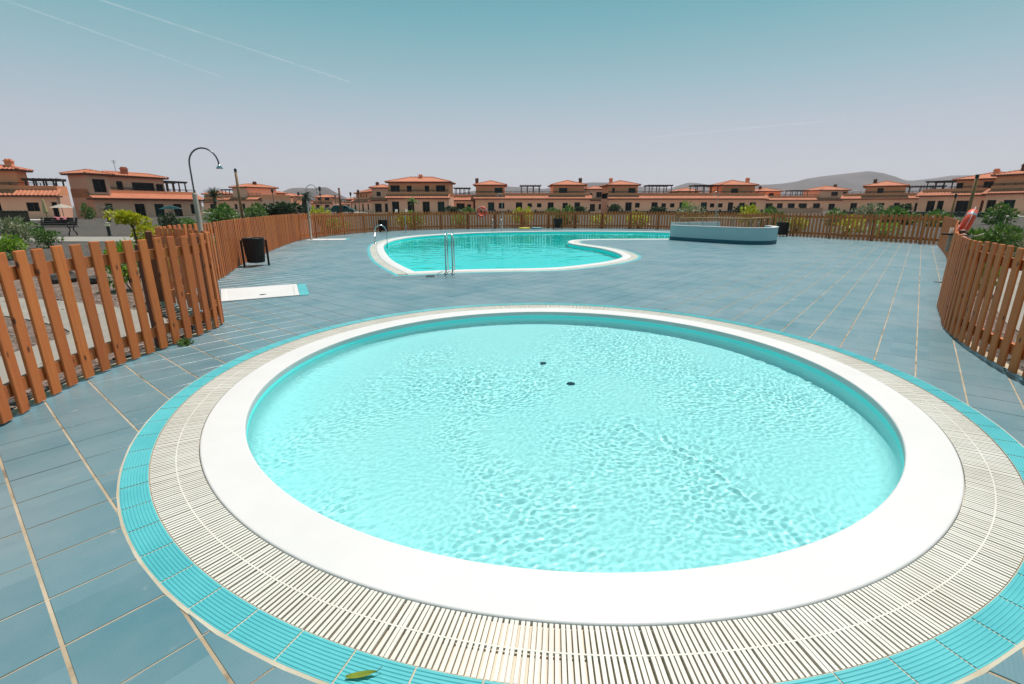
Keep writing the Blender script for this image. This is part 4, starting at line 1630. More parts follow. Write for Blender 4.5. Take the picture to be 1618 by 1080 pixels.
# parked car
car = thing('parked_car', 'dark green-teal estate car parked beyond the back fence', 'car', (*at(543, 96), 0), R(4))
prof = [(-2.1, 0.45), (-2.15, 0.85), (-2.05, 1.05), (-1.75, 1.55), (-1.45, 1.66), (0.2, 1.66), (0.75, 1.5), (1.25, 1.05), (1.95, 0.92), (2.15, 0.7), (2.15, 0.42)]
mb = MB()
for y, k in ((-0.86, 1), (-0.72, 2), (0.72, 2), (0.86, 1)):
    for x, z in prof:
        zz = z if k == 2 else min(z, 1.02 + 0.0 * z)
        mb.v.append((x, y, zz))
n = len(prof)
for r in range(3):
    for i in range(n - 1):
        mb.f.append((r * n + i, r * n + i + 1, (r + 1) * n + i + 1, (r + 1) * n + i))
mb.f += [tuple(range(n)), tuple(range(3 * n, 4 * n))[::-1]]
mb.build('body', M['carpaint'], car)
for y in (-1, 1):
    for xa, xb, xc, xd in ((-1.68, -1.42, -0.55, -0.55), (-0.45, -0.45, 0.2, 0.2), (0.28, 0.28, 0.62, 1.0)):
        MB().add([(xa, y * 0.845, 1.07), (xd, y * 0.845, 1.07), (xc, y * 0.735, 1.55), (xb, y * 0.735, 1.55)], [(0, 1, 2, 3)]).build('side_window', M['glass'], car)
    for x in (-1.35, 1.35):
        w = MB()
        w.lathe([(0.0, -0.1), (0.28, -0.1), (0.33, -0.07), (0.33, 0.07), (0.28, 0.1), (0.0, 0.1)], 20)
        wo = w.build('wheel', M['rubber'], car, True, (x, y * 0.80, 0.33))
        wo.rotation_euler.x = math.pi / 2
        ri = MB().lathe([(0.0, 0.105 * -y), (0.19, 0.11 * -y), (0.2, 0.1 * -y)], 16).build('rim', M['steel'], wo, True)
MB().add([(1.22, -0.66, 1.09), (1.22, 0.66, 1.09), (0.8, 0.62, 1.5), (0.8, -0.62, 1.5)], [(0, 1, 2, 3)]).build('windscreen', M['glass'], car)
for y in (-0.6, 0.6):
    MB().box((2.13, y, 0.75), (0.06, 0.3, 0.14)).build('headlight', M['whiteplastic'], car)


# ---------------------------------------------------------------- houses
def facade(mb, x0, x1, z0, z1, y, holes, depth=0.2):
    xs = sorted({x0, x1, *[h[0] for h in holes], *[h[1] for h in holes]})
    zs = sorted({z0, z1, *[h[2] for h in holes], *[h[3] for h in holes]})
    for a, b in zip(xs, xs[1:]):
        for c, d in zip(zs, zs[1:]):
            mx, mz = (a + b) / 2, (c + d) / 2
            if any(h[0] < mx < h[1] and h[2] < mz < h[3] for h in holes):
                continue
            mb.quad((a, y, c), (b, y, c), (b, y, d), (a, y, d))
    for a, b, c, d in [h[:4] for h in holes]:
        e = y + depth
        mb.quad((a, y, c), (a, e, c), (a, e, d), (a, y, d))
        mb.quad((b, e, c), (b, y, c), (b, y, d), (b, e, d))
        mb.quad((a, y, c), (b, y, c), (b, e, c), (a, e, c))
        mb.quad((a, e, d), (b, e, d), (b, y, d), (a, y, d))


def block(root, x0, x1, y0, y1, z0, z1, holes, m, name='wall', side_holes=None):
    mb = MB()
    facade(mb, x0, x1, z0, z1, y0, holes)
    mb.quad((x1, y0, z0), (x1, y1, z0), (x1, y1, z1), (x1, y0, z1))
    mb.quad((x1, y1, z0), (x0, y1, z0), (x0, y1, z1), (x1, y1, z1))
    mb.quad((x0, y1, z0), (x0, y0, z0), (x0, y0, z1), (x0, y1, z1))
    mb.quad((x0, y0, z1), (x1, y0, z1), (x1, y1, z1), (x0, y1, z1))
    mb.build(name, M[m], root)
    for a, b, c, d, kind in holes:
        e = y0 + 0.11
        fr_ = MB()
        t = 0.07
        fr_.box2((a, e, c), (a + t, e + 0.05, d)).box2((b - t, e, c), (b, e + 0.05, d)).box2((a + t, e, d - t), (b - t, e + 0.05, d)).box2((a + t, e, c), (b - t, e + 0.05, c + t))
        if b - a > 1.0:
            fr_.box2(((a + b) / 2 - 0.035, e + 0.002, c + t), ((a + b) / 2 + 0.035, e + 0.048, d - t))
        o = fr_.build('door' if kind.startswith('d') else 'window', M['frame'], root)
        g = MB().quad((a, e + 0.06, c), (b, e + 0.06, c), (b, e + 0.06, d), (a, e + 0.06, d)).build('pane', M['greenshutter' if kind.endswith('g') else 'glass'], o)


def hip(root, x0, x1, y0, y1, z, pitch, over=0.55, chim=None, sp=0.40):
    x0, x1, y0, y1 = x0 - over, x1 + over, y0 - over, y1 + over
    half = min(x1 - x0, y1 - y0) / 2
    rise = half * pitch
    mb = MB()

    def slope(p0, p1, inn):
        p0, p1, inn = Vector(p0), Vector(p1), Vector(inn)
        d = p1 - p0
        L = d.length
        d /= L
        n = max(4, int(L / (sp / 2)))
        prev = None
        for k in range(n + 1):
            s = L * k / n
            r = min(s, L - s, half)
            hgt = 0.085 if k % 2 else 0.0
            a = p0 + d * s + Vector((0, 0, hgt))
            b = p0 + d * s + inn * r + Vector((0, 0, r * pitch + hgt))
            if prev:
                mb.quad(prev[0], a, b, prev[1])
            prev = (a, b)
    slope((x0, y0, z), (x1, y0, z), (0, 1, 0))
    slope((x1, y0, z), (x1, y1, z), (-1, 0, 0))
    slope((x1, y1, z), (x0, y1, z), (0, -1, 0))
    slope((x0, y1, z), (x0, y0, z), (1, 0, 0))
    ro = mb.build('roof', M['roof'], root)
    rd = MB()
    c = [Vector(p) for p in ((x0, y0, z + 0.05), (x1, y0, z + 0.05), (x1, y1, z + 0.05), (x0, y1, z + 0.05))]
    inn = [Vector(p) for p in ((x0 + half, y0 + half, z + rise + 0.06), (x1 - half, y0 + half, z + rise + 0.06), (x1 - half, y1 - half, z + rise + 0.06), (x0 + half, y1 - half, z + rise + 0.06))]
    for a, b in zip(c, inn):
        rd.tube([a, b], 0.11, 6)
    rd.tube([inn[0], inn[2]], 0.12, 6)
    rd.build('ridge_tiles', M['roof'], ro)
    ev = MB().box2((x0 + 0.06, y0 + 0.06, z - 0.2), (x1 - 0.06, y1 - 0.06, z - 0.02)).build('eave', M['eave'], ro)
    if chim is not None:
        cx = x0 + (x1 - x0) * chim[0]
        cy = y0 + (y1 - y0) * chim[1]
        cz = z + rise * 0.55
        ch = MB().box2((cx - 0.33, cy - 0.3, cz - 0.3), (cx + 0.33, cy + 0.3, cz + 0.70)).box2((cx - 0.40, cy - 0.38, cz + 0.70), (cx + 0.40, cy + 0.38, cz + 0.80))
        ch.box2((cx - 0.28, cy - 0.24, cz + 0.80), (cx - 0.06, cy + 0.24, cz + 0.98)).box2((cx + 0.06, cy - 0.24, cz + 0.80), (cx + 0.28, cy + 0.24, cz + 0.98))
        ch.build('chimney', M['eave' if len(chim) < 3 else chim[2]], ro)
    return ro


def pent(root, x0, x1, yf, yb, zf, zb, sp=0.40):
    mb = MB()
    n = max(4, int((x1 - x0) / (sp / 2)))
    pv = None
    for k in range(n + 1):
        x = x0 + (x1 - x0) * k / n
        h = 0.085 if k % 2 else 0
        a, b = (x, yf, zf + h), (x, yb, zb + h)
        if pv:
            mb.quad(pv[0], a, b, pv[1])
        pv = (a, b)
    ro = mb.build('lower_roof', M['roof'], root)
    MB().box2((x0 + 0.03, yf + 0.05, zf - 0.2), (x1 - 0.03, yb, zf - 0.02)).build('eave', M['eave'], ro)


def railing(root, x0, x1, y, z0, z1, m='darkmetal'):
    mb = MB()
    mb.box2((x0, y - 0.03, z1 - 0.06), (x1, y + 0.03, z1))
    n = max(2, int((x1 - x0) / 1.4))
    for k in range(n + 1):
        x = x0 + (x1 - x0) * k / n
        mb.box2((x - 0.035, y - 0.028, z0), (x + 0.035, y + 0.028, z1 - 0.06))
    mb.box2((x0, y - 0.02, (z0 + z1) / 2 - 0.025), (x1, y + 0.02, (z0 + z1) / 2 + 0.025))
    mb.build('railing', M[m], root)


def pergola(root, x0, x1, y0, y1, z0, z1):
    for k in range(4):
        x = x0 + (x1 - x0) * k / 3
        for y in (y0, y1):
            MB().box2((x - 0.07, y - 0.07, z0), (x + 0.07, y + 0.07, z1)).build('pergola_post', M['frame'], root)
    for y in (y0, y1):
        MB().box2((x0 - 0.35, y - 0.05, z1), (x1 + 0.35, y + 0.05, z1 + 0.18)).build('pergola_beam', M['frame'], root)
    n = max(4, int((x1 - x0) / 0.45))
    mb = MB()
    for k in range(n + 1):
        x = x0 - 0.2 + (x1 - x0 + 0.4) * k / n
        mb.box2((x - 0.05, y0 - 0.4, z1 + 0.18), (x + 0.05, y1 + 0.4, z1 + 0.30))
    tag(mb.build('pergola_rafters', M['frame'], root), kind='stuff')


def house(label, A, B, depth, lower, upper=(), z0=0.0, zl=3.0, zu=5.9, terrace=True, group='terracotta-roofed houses', wall='pink', uwall='salmon', pg=(), pitch=0.26, name='house', parapet=True):
    """A, B: left and right end of the front wall on the ground; lower/upper openings in metres from A.
    upper: (x0, x1, y0, y1, openings, chimney)"""
    A, B = Vector((A[0], A[1], 0)), Vector((B[0], B[1], 0))
    L = (B - A).length
    d = (B - A) / L
    t = thing(name, label, 'house', (A.x, A.y, z0), math.atan2(d.y, d.x), group)
    hs = []
    for xc, w, zb, zt, k in lower:
        hs.append((xc - w / 2, xc + w / 2, zb + 0.003, zt, k))
    MB().box2((-0.5, -5.5, -0.2 - z0), (L + 0.5, -0.004, 0.0 - z0 * 0.6)).build('terrace', M['terrace'], t)  # paving slab added before each house to bounce sunlight onto its front
    block(t, 0, L, 0, depth, -0.3, zl + 0.05, hs, wall, 'wall')
    pent(t, -0.35, L + 0.35, -0.6, 0.75, zl, zl + 0.72)
    top = zl + 0.66
    if parapet:
        MB().box2((0.0, 0.66, zl + 0.05), (L, 0.87, top + 0.5)).build('parapet', M['salmon'], t)
        MB().box2((0.0, 0.87, zl + 0.05), (0.22, depth, top + 0.5)).build('parapet', M['salmon'], t)
        MB().box2((L - 0.22, 0.87, zl + 0.05), (L, depth, top + 0.5)).build('parapet', M['salmon'], t)
        railing(t, 0.1, L - 0.1, 0.73, top + 0.5, top + 0.86)
    for x0, x1, y0, y1, ops, ch in upper:
        hs = [(x0 + xc - w / 2, x0 + xc + w / 2, zl + zb, zl + zt, k) for xc, w, zb, zt, k in ops]
        block(t, x0, x1, y0, y1, zl + 0.06, zu, hs, uwall, 'upper_wall')
        hip(t, x0, x1, y0, y1, zu, pitch, 0.55, ch)
    for x0, x1, y0, y1, h in pg:
        pergola(t, x0, x1, y0, y1, zl + 0.06, zl + h)
    return t


def X(px, Y):
    return dp(px, 326, Y).x


# long house on the left, facing the pool
def along(A, B, px):
    """metres from A along the line A-B at which the photo column px crosses it"""
    k = (px - 809) / F_PX * _CT
    dx, dy = B[0] - A[0], B[1] - A[1]
    t = (k * A[1] - A[0]) / (dx - k * dy)
    return t * math.hypot(dx, dy)


A_, B_ = (X(150, 66), 66), (X(319, 82), 82)
al = lambda p: along(A_, B_, p)
op = lambda a, b, z0_, z1_, k: ((al(a) + al(b)) / 2, al(b) - al(a), z0_, z1_, k)
lh = house('long two-storey pink house with yellow shrubs in front, on the left', A_, B_, 3.7,
           [op(168, 178, 1.1, 2.05, 'w'), op(213, 229, 0.0, 2.05, 'd'), op(244, 259, 0.0, 2.05, 'dg'), op(274, 287, 0.0, 2.05, 'd'), op(301, 313, 0.5, 2.05, 'w')],
           [(0.0, al(183), 0.25, 3.6, [op(157, 177, 0.75, 2.45, 'w')], None), (al(183), al(274), 1.0, 3.6, [tuple([o[0] - al(183), *o[1:]]) for o in (op(200, 210, 0.5, 2.35, 'd'), op(224, 258, 0.5, 2.3, 'd'), op(261, 272, 0.5, 2.2, 'w'))], (0.40, 0.3, 'roof'))],
           z0=-0.2, zl=2.75, zu=5.85, pg=[(al(277), al(306), 1.0, 3.3, 2.45)], wall='pink', uwall='pink')
mb = MB()
mb.tube([(al(214), 2.3, 6.3), (al(214), 2.3, 8.0)], 0.025, 6)
for k in range(4):
    mb.tube([(al(214) - 0.35 + 0.05 * k, 2.3, 7.9 - 0.12 * k), (al(214) + 0.35 - 0.05 * k, 2.3, 7.9 - 0.12 * k)], 0.015, 5)
mb.build('aerial', M['darkmetal'], lh)
A_, B_ = (X(-110, 57), 57), (X(93, 61), 61)
house('house cut by the left picture edge with a pergola terrace', A_, B_, 3.2,
      [op(-20, 2, 0.0, 2.05, 'd'), op(42, 62, 0.9, 1.95, 'w'), op(82, 91, 0.0, 2.0, 'd')],
      [(0.0, al(32), 0.95, 3.1, [op(-40, -22, 0.7, 2.2, 'w')], (0.86, 0.4, 'salmon'))], z0=0.0, zl=2.75, zu=5.75, pg=[(al(42), al(90), 1.2, 2.9, 1.75)], wall='pink', uwall='salmon')
house('pink house behind the bare wooden pole', (X(346, 122), 122), (X(411, 116), 116), 9,
      [(2.2, 1.1, 0.0, 2.0, 'd'), (6.2, 1.0, 0.8, 2.0, 'w'), (8.9, 1.0, 0.6, 2.1, 'w')],
      [(5.4, 10.2, 0.3, 8.6, [], (0.55, 0.5))], zl=3.0, zu=5.9, pg=[(0.6, 4.6, 1.0, 4.0, 2.2)], uwall='pink')
house('far pink house left of the shaggy dark palm', (X(436, 190), 190), (X(470, 190), 190), 9, [(3.0, 1.5, 0.0, 2.1, 'd'), (6.2, 1.2, 0.8, 2.0, 'w')],
      [(0.4, 8.0, 0.6, 8, [(2.2, 1.6, 0.5, 2.2, 'w'), (5.4, 1.4, 0.5, 2.2, 'w')], (0.86, 0.5))], zl=2.6, zu=5.2)
house('far pink house under the flat-topped hill', (X(492, 200), 200), (X(526, 200), 200), 9, [(2.6, 1.6, 0.0, 2.1, 'd'), (6.4, 1.8, 0.0, 2.1, 'd')],
      [(1.8, 8.6, 0.6, 8, [(1.6, 1.4, 0.4, 2.2, 'w'), (4.6, 1.8, 0.4, 2.2, 'w')], (0.15, 0.5))], zl=2.6, zu=5.0)
house('far pink house to the right of the dark post', (X(528, 230), 230), (X(562, 230), 230), 8, [(3, 1.8, 0.0, 2.1, 'd'), (6.6, 1.2, 0.6, 2, 'w')], [(5.4, 9.6, 1.0, 7, [(2, 1.2, 0.5, 2.1, 'w')], None)], zl=2.5, zu=4.6, pg=[(1.0, 4.6, 1, 4, 1.9)])
house('stepped pink house with a red awning roof left of the four-door house', (X(556, 150), 150), (X(590, 128), 128), 9, [(5, 1.6, 0, 2.1, 'd'), (14, 2.0, 0, 2.1, 'd'), (20, 1.6, 0.5, 2.1, 'w')],
      [(3.5, 12.0, 0.7, 8.4, [(2.5, 1.4, 0.5, 2.2, 'w'), (6.3, 1.4, 0.5, 2.2, 'w')], None), (13.5, 21.0, 0.7, 8.4, [(2.5, 1.2, 0.5, 2.2, 'w')], None)], zl=2.7, zu=5.2)
house('pink house half hidden behind the left corner of the four-door house', (X(587, 118), 118), (X(618, 118), 118), 9, [(1.6, 1.6, 0, 2.1, 'd'), (3.6, 0.8, 0, 2.1, 'd')],
      [(0.2, 4.6, 0.4, 8.4, [(1.6, 1.0, 0.9, 1.9, 'w')], (0.22, 0.4))], zl=2.9, zu=5.75, uwall='pink')

YC = 94
Lc = X(708.8, YC) - X(612.8, YC)
k_ = Lc / 96.0
house('broad two-storey house with four dark doors behind the back fence', (X(612.8, YC), YC), (X(708.8, YC), YC), 8.5,
      [((137 - 90) / 7.03 * k_ + 0.68, 1.35, 0.0, 2.35, 'd'), ((347 - 90) / 7.03 * k_, 1.25, 0.0, 2.35, 'd'), ((516 - 90) / 7.03 * k_, 1.35, 0.0, 2.35, 'd'), ((682 - 90) / 7.03 * k_, 1.30, 0.0, 2.35, 'dg')],
      [(0.05, Lc - 0.05, 1.3, 8.3, [((165 - 92) / 7.03 * k_, 1.75, 0.95, 2.35, 'w'), ((322 - 92) / 7.03 * k_, 0.95, 0.75, 2.3, 'd'), ((520 - 92) / 7.03 * k_, 0.85, 0.75, 2.3, 'd'), ((672 - 92) / 7.03 * k_, 1.75, 0.95, 2.35, 'w')], (0.5, 0.42, 'salmon'))],
      zl=2.98, zu=5.95, pitch=0.24)
YD = 105
x0 = X(751, YD)
q_ = lambda px: X(px, YD) - x0
house('small low house with a tiled porch between the four-door house and the terrace', (X(716, 106), 106), (X(748, 106), 106), 7,
      [(1.6, 1.8, 0.0, 2.1, 'd'), (3.4, 0.9, 0.7, 1.9, 'w')], [], zl=2.75, pg=[(0.4, 3.2, 1.2, 4.0, 2.35)])
house('long pink terrace with two roof towers behind the orange life ring', (x0, YD), (X(932, YD), YD), 9,
      [(q_(776), 1.35, 0, 2.3, 'dg'), (q_(792.5), 1.2, 1.0, 2.2, 'w'), (q_(820), 1.35, 0, 2.3, 'd'), (q_(837), 0.95, 1.25, 2.1, 'w'), (q_(852), 0.95, 1.25, 2.1, 'w'), (q_(870), 1.3, 0, 2.3, 'd'), (q_(893), 1.1, 1.0, 2.2, 'w'), (q_(912), 1.2, 0, 2.3, 'd')],
      [(0.1, q_(797), 1.2, 8.6, [(q_(787), 1.7, 0.45, 2.25, 'dg')], (0.09, 0.35)),
       (q_(874), q_(923), 1.2, 8.6, [(q_(890) - q_(874), 1.8, 0.35, 2.2, 'dg')], (0.86, 0.35))],
      zl=3.05, zu=5.85, pg=[(q_(824), q_(853), 1.6, 5.0, 2.55)])
house('house with red roof wedged between the two pink terraces', (X(926, 138), 138), (X(958, 138), 138), 9, [(1.5, 2.0, 0, 2.1, 'd'), (4.2, 1.4, 0.6, 2.1, 'w')],
      [(0.1, 5.3, 0.3, 8.8, [(1.1, 0.9, 0.9, 1.9, 'w'), (3.6, 1.9, 0.7, 2.2, 'w')], (0.12, 0.4, 'salmon'))], zl=3.1, zu=6.1, uwall='pink')
x0b = X(961.5, YD)
qb = lambda px: X(px, YD) - x0b
house('very long pink terrace with two roof towers and pergolas behind the planter', (x0b, YD), (X(1209, YD), YD), 9,
      [(qb(993), 1.35, 0, 2.3, 'd'), (qb(1007), 1.0, 1.2, 2.2, 'w'), (qb(1034), 1.3, 0, 2.3, 'd'), (qb(1048.5), 0.95, 1.25, 2.1, 'w'), (qb(1062), 0.95, 1.25, 2.1, 'w'), (qb(1078), 1.3, 0, 2.3, 'dg'), (qb(1112), 1.3, 0, 2.3, 'dg'), (qb(1125), 0.95, 1.25, 2.1, 'w'), (qb(1138), 0.95, 1.25, 2.1, 'w'), (qb(1154), 1.1, 0, 2.3, 'd'), (qb(1172), 1.2, 1.0, 2.2, 'w'), (qb(1189), 1.3, 0, 2.3, 'd')],
      [(0.0, qb(1008), 1.2, 8.6, [(1.1, 0.55, 0.5, 2.2, 'w'), (qb(999), 1.5, 0.45, 2.2, 'dg')], (0.2, 0.35, 'salmon')),
       (qb(1142.5), qb(1195), 1.6, 8.6, [(qb(1163) - qb(1142.5), 1.5, 0.45, 2.1, 'dg')], (0.84, 0.35, 'salmon'))],
      zl=3.05, zu=5.85, pg=[(qb(1027), qb(1062), 1.6, 5.0, 2.55), (qb(1101), qb(1136), 1.6, 5.0, 2.55)])
house('orange-walled house behind the middle of the very long terrace', (X(1070, 146), 146), (X(1106, 146), 146), 9, [(3, 1.5, 0, 2.1, 'd')], [(0.3, 6.2, 0.3, 8.8, [(4.2, 1.2, 0.7, 2.1, 'w')], None)], zl=3.1, zu=5.75)
house('house behind the right end of the very long terrace', (X(1196, 146), 146), (X(1233, 146), 146), 9, [(3, 1.5, 0, 2.1, 'd')], [(0.3, 6.6, 0.3, 8.8, [(3.6, 1.4, 0.7, 2.1, 'w')], (0.3, 0.4))], zl=3.1, zu=5.75)

YE = 140
x0e = X(1205, YE)
qe = lambda px: X(px, YE) - x0e
house('pink terrace with grey tower below the mountain slope', (x0e, YE), (X(1330, YE), YE), 9,
      [(qe(1215), 2.0, 0, 2.3, 'd'), (qe(1232), 1.6, 0, 2.3, 'd'), (qe(1250), 2.0, 0, 2.3, 'd'), (qe(1268), 2.4, 0, 2.3, 'd'), (qe(1290), 2.0, 0.4, 2.3, 'd'), (qe(1314), 1.8, 0.5, 2.2, 'w')],
      [(qe(1294), qe(1338), 0.5, 8.6, [(qe(1317) - qe(1294), 1.9, 0.9, 2.2, 'w'), (qe(1333) - qe(1294), 1.0, 1.2, 2.2, 'w')], (0.72, 0.4))], zl=3.2, zu=5.9, uwall='pink', pg=[(qe(1254), qe(1278), 1.6, 5.0, 2.4)])
YF = 112
x0f = X(1329, YF)
qf = lambda px: X(px, YF) - x0f
house('pink house with long dark pergola below the mountain peak', (x0f, YF), (X(1452, YF - 8), YF - 8), 9,
      [(qf(1345), 1.2, 0, 2.2, 'd'), (qf(1365), 0.9, 0.9, 2.1, 'w'), (qf(1379), 1.2, 0, 2.2, 'd'), (qf(1398), 1.0, 0, 2.2, 'd'), (qf(1412), 0.9, 1.0, 2.1, 'w'), (qf(1424), 1.4, 0.4, 2.2, 'w')],
      [(qf(1356), qf(1405), 1.0, 8.6, [(qf(1375) - qf(1356), 1.1, 0.4, 2.2, 'd')], (0.25, 0.3))], zl=3.1, zu=5.75, wall='pink', pg=[(qf(1410), qf(1448), 1.2, 4.8, 2.3)])
house('pink two-storey house behind the leaning wooden pole', (X(1449, 92), 92), (X(1551, 84), 84), 9,
      [(2.0, 1.2, 0, 2.2, 'd'), (3.4, 0.9, 0, 2.2, 'd'), (6.6, 2.0, 0, 2.2, 'd'), (9.6, 1.4, 0, 2.2, 'd'), (11.8, 1.2, 0.4, 2.2, 'w')],
      [(4.6, 12.6, 1.2, 8.6, [(0.5, 0.9, 0.4, 2.1, 'd'), (4.3, 1.3, 0.35, 2.2, 'd')], (0.56, 0.2, 'salmon'))], zl=3.1, zu=5.75, z0=0.25, pg=[(0.4, 4.0, 1.2, 4.6, 2.3)])
house('pink two-storey house cut by the right picture edge', (X(1553, 80), 80), (X(1690, 70), 70), 9,
      [(1.0, 1.2, 0, 2.2, 'd'), (3.3, 1.5, 0, 2.2, 'dg'), (6.2, 0.95, 1.1, 2.1, 'w'), (8.2, 1.3, 1.1, 2.1, 'w'), (11, 1.3, 0, 2.2, 'd')],
      [(0.2, 14.0, 1.0, 8.6, [(4.6, 1.6, 0.4, 2.1, 'd'), (9, 1.6, 0.4, 2.1, 'd')], (0.20, 0.25))], zl=3.2, zu=6.0, z0=0.25)
# further roofs filling the settlement
house('low far house seen between the long left house and the small palm', (X(322, 130), 130), (X(350, 130), 130), 8, [(2.4, 1.4, 0, 2.1, 'd'), (4.6, 1.0, 0.7, 2, 'w')], [(0.3, 4.6, 0.6, 7, [(2.0, 1.2, 0.5, 2.1, 'w')], None)], zl=2.6, zu=4.6)
house('house with two dark openings between the shower hook and the wooden pole', (X(411, 150), 150), (X(446, 150), 150), 8, [(2.4, 1.4, 0, 2.1, 'd'), (4.6, 1.0, 0.7, 2, 'w')], [(0.3, 4.9, 0.6, 7, [(2.0, 1.2, 0.5, 2.1, 'w')], None)], zl=2.8, zu=5.4)


# garden furniture near the houses
def parasol(label, loc, h, open_=True, m='canvas', r=1.3):
    t = thing('parasol', label, 'parasol', (loc[0], loc[1], 0), 0, 'garden parasols by the houses')
    MB().tube([(0, 0, 0), (0, 0, h)], 0.03, 8).build('pole', M['darkwood'], t)
    if open_:
        MB().lathe([(r, h - 0.42), (r * 0.55, h - 0.18), (0.0, h)], 8).build('canopy', M[m], t)
    else:
        MB().lathe([(0.16, h - 1.7), (0.22, h - 1.5), (0.10, h - 0.3), (0.02, h)], 10).build('canopy', M[m], t)
    MB().lathe([(0.28, 0), (0.28, 0.08), (0.05, 0.1)], 12).build('base', M['darkmetal'], t)
    return t


parasol('folded beige parasol in front of the left-edge house', at(71, 55), 2.4, False)
parasol('open pale beige parasol between the two left houses', at(98, 58), 1.75, True, 'stucco_beige', 1.1)
parasol('open dark green parasol on the terrace of the long pink house', at(270, 62), 1.6, True, 'greenshutter', 1.3)


def chair(label, loc, rz):
    t = thing('garden_chair', label, 'chair', (loc[0], loc[1], 0), rz, 'white garden chairs')
    MB().box((0, 0, 0.43), (0.48, 0.46, 0.03)).build('seat', M['whiteplastic'], t)
    MB().box((0, 0.22, 0.70), (0.46, 0.03, 0.52), Matrix.Rotation(R(-10), 3, 'X')).build('backrest', M['whiteplastic'], t)
    for sx in (-0.2, 0.2):
        for sy in (-0.19, 0.19):
            MB().box((sx, sy, 0.21), (0.04, 0.04, 0.42)).build('leg', M['whiteplastic'], t)
        MB().box((sx * 1.15, 0, 0.64), (0.04, 0.42, 0.03)).build('armrest', M['whiteplastic'], t)
    return t


chair('white plastic chair by the first door of the four-door house', at(626, 91), R(200))
chair('white plastic chair by the second door of the four-door house', at(643, 91), R(160))

sc_ = thing('reed_screen', 'brown reed screen in front of the left-edge house', 'screen', (X(-4, 45), 45, 0), R(3))
for k in range(34):
    MB().box((k * 0.075, 0.01 * math.sin(k * 2.1), 0.55), (0.068, 0.03, 1.12 + 0.04 * math.sin(k * 1.3))).build('cane', M['reed'], sc_)
for z in (0.2, 0.95):
    MB().box((1.25, -0.03, z), (2.6, 0.025, 0.05)).build('batten', M['darkwood'], sc_)


def yard_wall(label, a, b, h, m='pink', name='garden_wall'):
    a, b = Vector((a[0], a[1], 0)), Vector((b[0], b[1], 0))
    t = thing(name, label, 'wall', a, math.atan2((b - a).y, (b - a).x), 'low garden walls in front of the houses')
    L = (b - a).length
    MB().box2((0, 0, -0.05), (L, 0.2, h)).build('wall', M[m], t)
    MB().box2((-0.04, -0.04, h), (L + 0.04, 0.24, h + 0.08)).build('capping', M['stucco_beige'], t)
    n = max(2, int(L / 2.6))
    for k in range(n + 1):
        MB().box2((L * k / n - 0.16, -0.06, -0.05), (L * k / n + 0.16, 0.26, h + 0.32)).build('pier', M[m], t)


yard_wall('low pink wall with piers in front of the grey tower terrace', (X(1207, 118), 118), (X(1300, 118), 118), 1.0)
yard_wall('low beige wall beyond the parked car', (X(492, 150), 150), (X(560, 145), 145), 1.0, 'stucco_beige')
yard_wall('low dark wall in front of the life ring terrace', (X(716, 96), 96), (X(932, 98), 98), 0.55, 'lava')
yard_wall('low dark wall in front of the planter terrace', (X(962, 98), 98), (X(1205, 98), 98), 0.55, 'lava')
yard_wall('low dark wall in front of the leaning pole house', (X(1335, 84), 84), (X(1560, 72), 72), 0.6, 'lava')

# ---------------------------------------------------------------- hills
def hill(name, label, prof, Y, wid, seed):
    """prof: ridge line as photo pixels at distance Y"""
    pts = [dp(x, y, Y) for x, y in prof]
    xs = np.array([p.x for p in pts])
    zs = np.array([max(0.0, p.z) for p in pts])
    n, m = 420, 36
    mb = MB()
    for i in range(n + 1):
        x = xs[0] + (xs[-1] - xs[0]) * i / n
        z = float(np.interp(x, xs, zs))
        for j in range(m + 1):
            s = -1 + 2 * j / m
            fall = math.exp(-(s * 2.0) ** 2) if abs(s) < 1 else 0
            q = pnoise(Vector((x / 170 + seed, s * 3, 0))) * 0.16 + pnoise(Vector((x / 45, s * 9, seed))) * 0.05
            zz = z * (fall - math.exp(-4.0)) * (1 + q * abs(s) * 2.0) - 2
            mb.v.append((x, Y + s * wid, zz))
    for i in range(n):
        for j in range(m):
            a = i * (m + 1) + j
            mb.f.append((a, a + m + 1, a + m + 2, a + 1))
    return tag(mb.build(name, M['hill'], None, True), label, kind='structure')


hill('hill', 'flat-topped hazy hill', [(372, 326), (400, 321), (425, 314), (441, 306), (455, 299), (463, 295.5), (475, 295), (498, 296), (507, 294), (515, 294), (523, 299), (535, 306), (550, 314), (565, 319), (600, 324)], 2200, 330, 2)
hill('hill', 'long hazy mountain ridge', [(560, 326), (640, 318), (740, 302), (775, 296), (800, 293), (835, 295), (860, 297), (905, 289), (935, 286.5), (960, 287), (985, 291), (1020, 294.5), (1060, 296.5), (1075, 291), (1088, 287), (1100, 288), (1120, 291.5), (1160, 291.5), (1215, 290), (1240, 288), (1265, 284), (1275, 280.5), (1300, 276.5), (1340, 272), (1370, 268.5), (1383, 271), (1400, 277), (1420, 282.5), (1440, 284), (1480, 279.5), (1505, 275.5), (1525, 275), (1560, 279), (1618, 285), (1750, 298), (1900, 316), (2000, 326)], 3000, 700, 5)

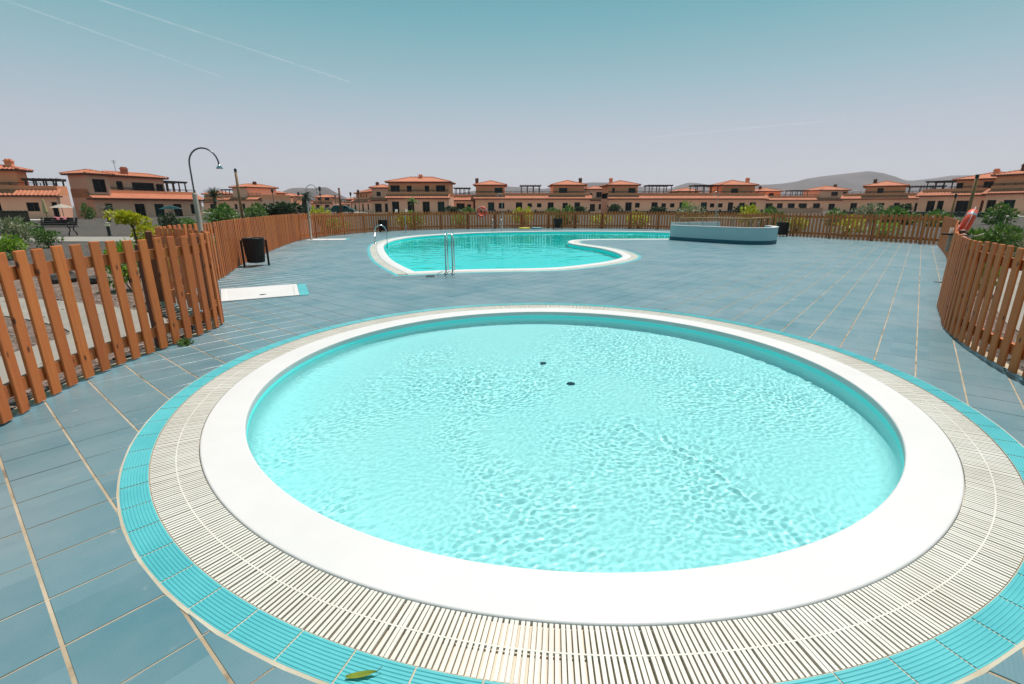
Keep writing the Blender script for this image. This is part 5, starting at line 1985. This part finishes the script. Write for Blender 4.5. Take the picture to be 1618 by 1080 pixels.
# dusty air
hz = MB().box2((-5200, -1500, -3.0), (6200, 4300, 245.0))
mh = bpy.data.materials.new('dusty_air')
mh.use_nodes = True
th = NT(mh)
th.n.remove(th.b)
pv = th.node('VolumePrincipled')
pv.inputs['Color'].default_value = (0.86, 0.84, 0.90, 1)
pv.inputs['Density'].default_value = 0.00012
pv.inputs['Anisotropy'].default_value = 0.25
th.l.new(pv.outputs[0], th.n['Material Output'].inputs['Volume'])
tag(hz.build('haze', mh), 'thin dusty haze', kind='stuff')

# contrails high above
mc = bpy.data.materials.new('contrail_ice')
mc.use_nodes = True
tcn = NT(mc)
tcn.b.inputs['Base Color'].default_value = (0.85, 0.87, 0.9, 1)
tcn.b.inputs['Roughness'].default_value = 1.0
nz = tcn.noise(tcn.pos(), 0.004, 3)
ctl = tcn.node('BsdfTranslucent')
ctl.inputs['Color'].default_value = (0.9, 0.9, 0.92, 1)
ctp = tcn.node('BsdfTransparent')
cmx, cm2 = tcn.node('MixShader'), tcn.node('MixShader')
tcn.l.new(tcn.b.outputs[0], cm2.inputs[1])
tcn.l.new(ctl.outputs[0], cm2.inputs[2])
cm2.inputs[0].default_value = 0.6
tcn.l.new(tcn.ramp(nz, [(0.3, (0.05, 0.05, 0.05)), (0.7, (0.24, 0.24, 0.24))]), cmx.inputs[0])
tcn.l.new(ctp.outputs[0], cmx.inputs[1])
tcn.l.new(cm2.outputs[0], cmx.inputs[2])
tcn.l.new(cmx.outputs[0], tcn.n['Material Output'].inputs['Surface'])


def contrail(label, a, b, alt, r0, r1):
    pts = []
    for k in range(17):
        s = k / 16
        d = ray(a[0] + (b[0] - a[0]) * s, a[1] + (b[1] - a[1]) * s)
        pts.append(Vector((0, 0, CAM_H)) + d * ((alt - CAM_H) / d.z))
    o = MB().tube(pts, [r0 + (r1 - r0) * k / 16 for k in range(17)], 6).build('contrail', mc, None, True)
    return tag(o, label, 'contrail', 'white contrails in the sky')


contrail('fainter contrail nearest the top left corner of the sky', (-40, -17), (350, 121), 3200, 9, 9)
contrail('brighter contrail slanting across the upper left sky', (100, -20), (555, 130), 3200, 11, 12)
contrail('faint nearly level contrail low in the right sky', (1030, 216), (1330, 189), 3200, 14, 12)
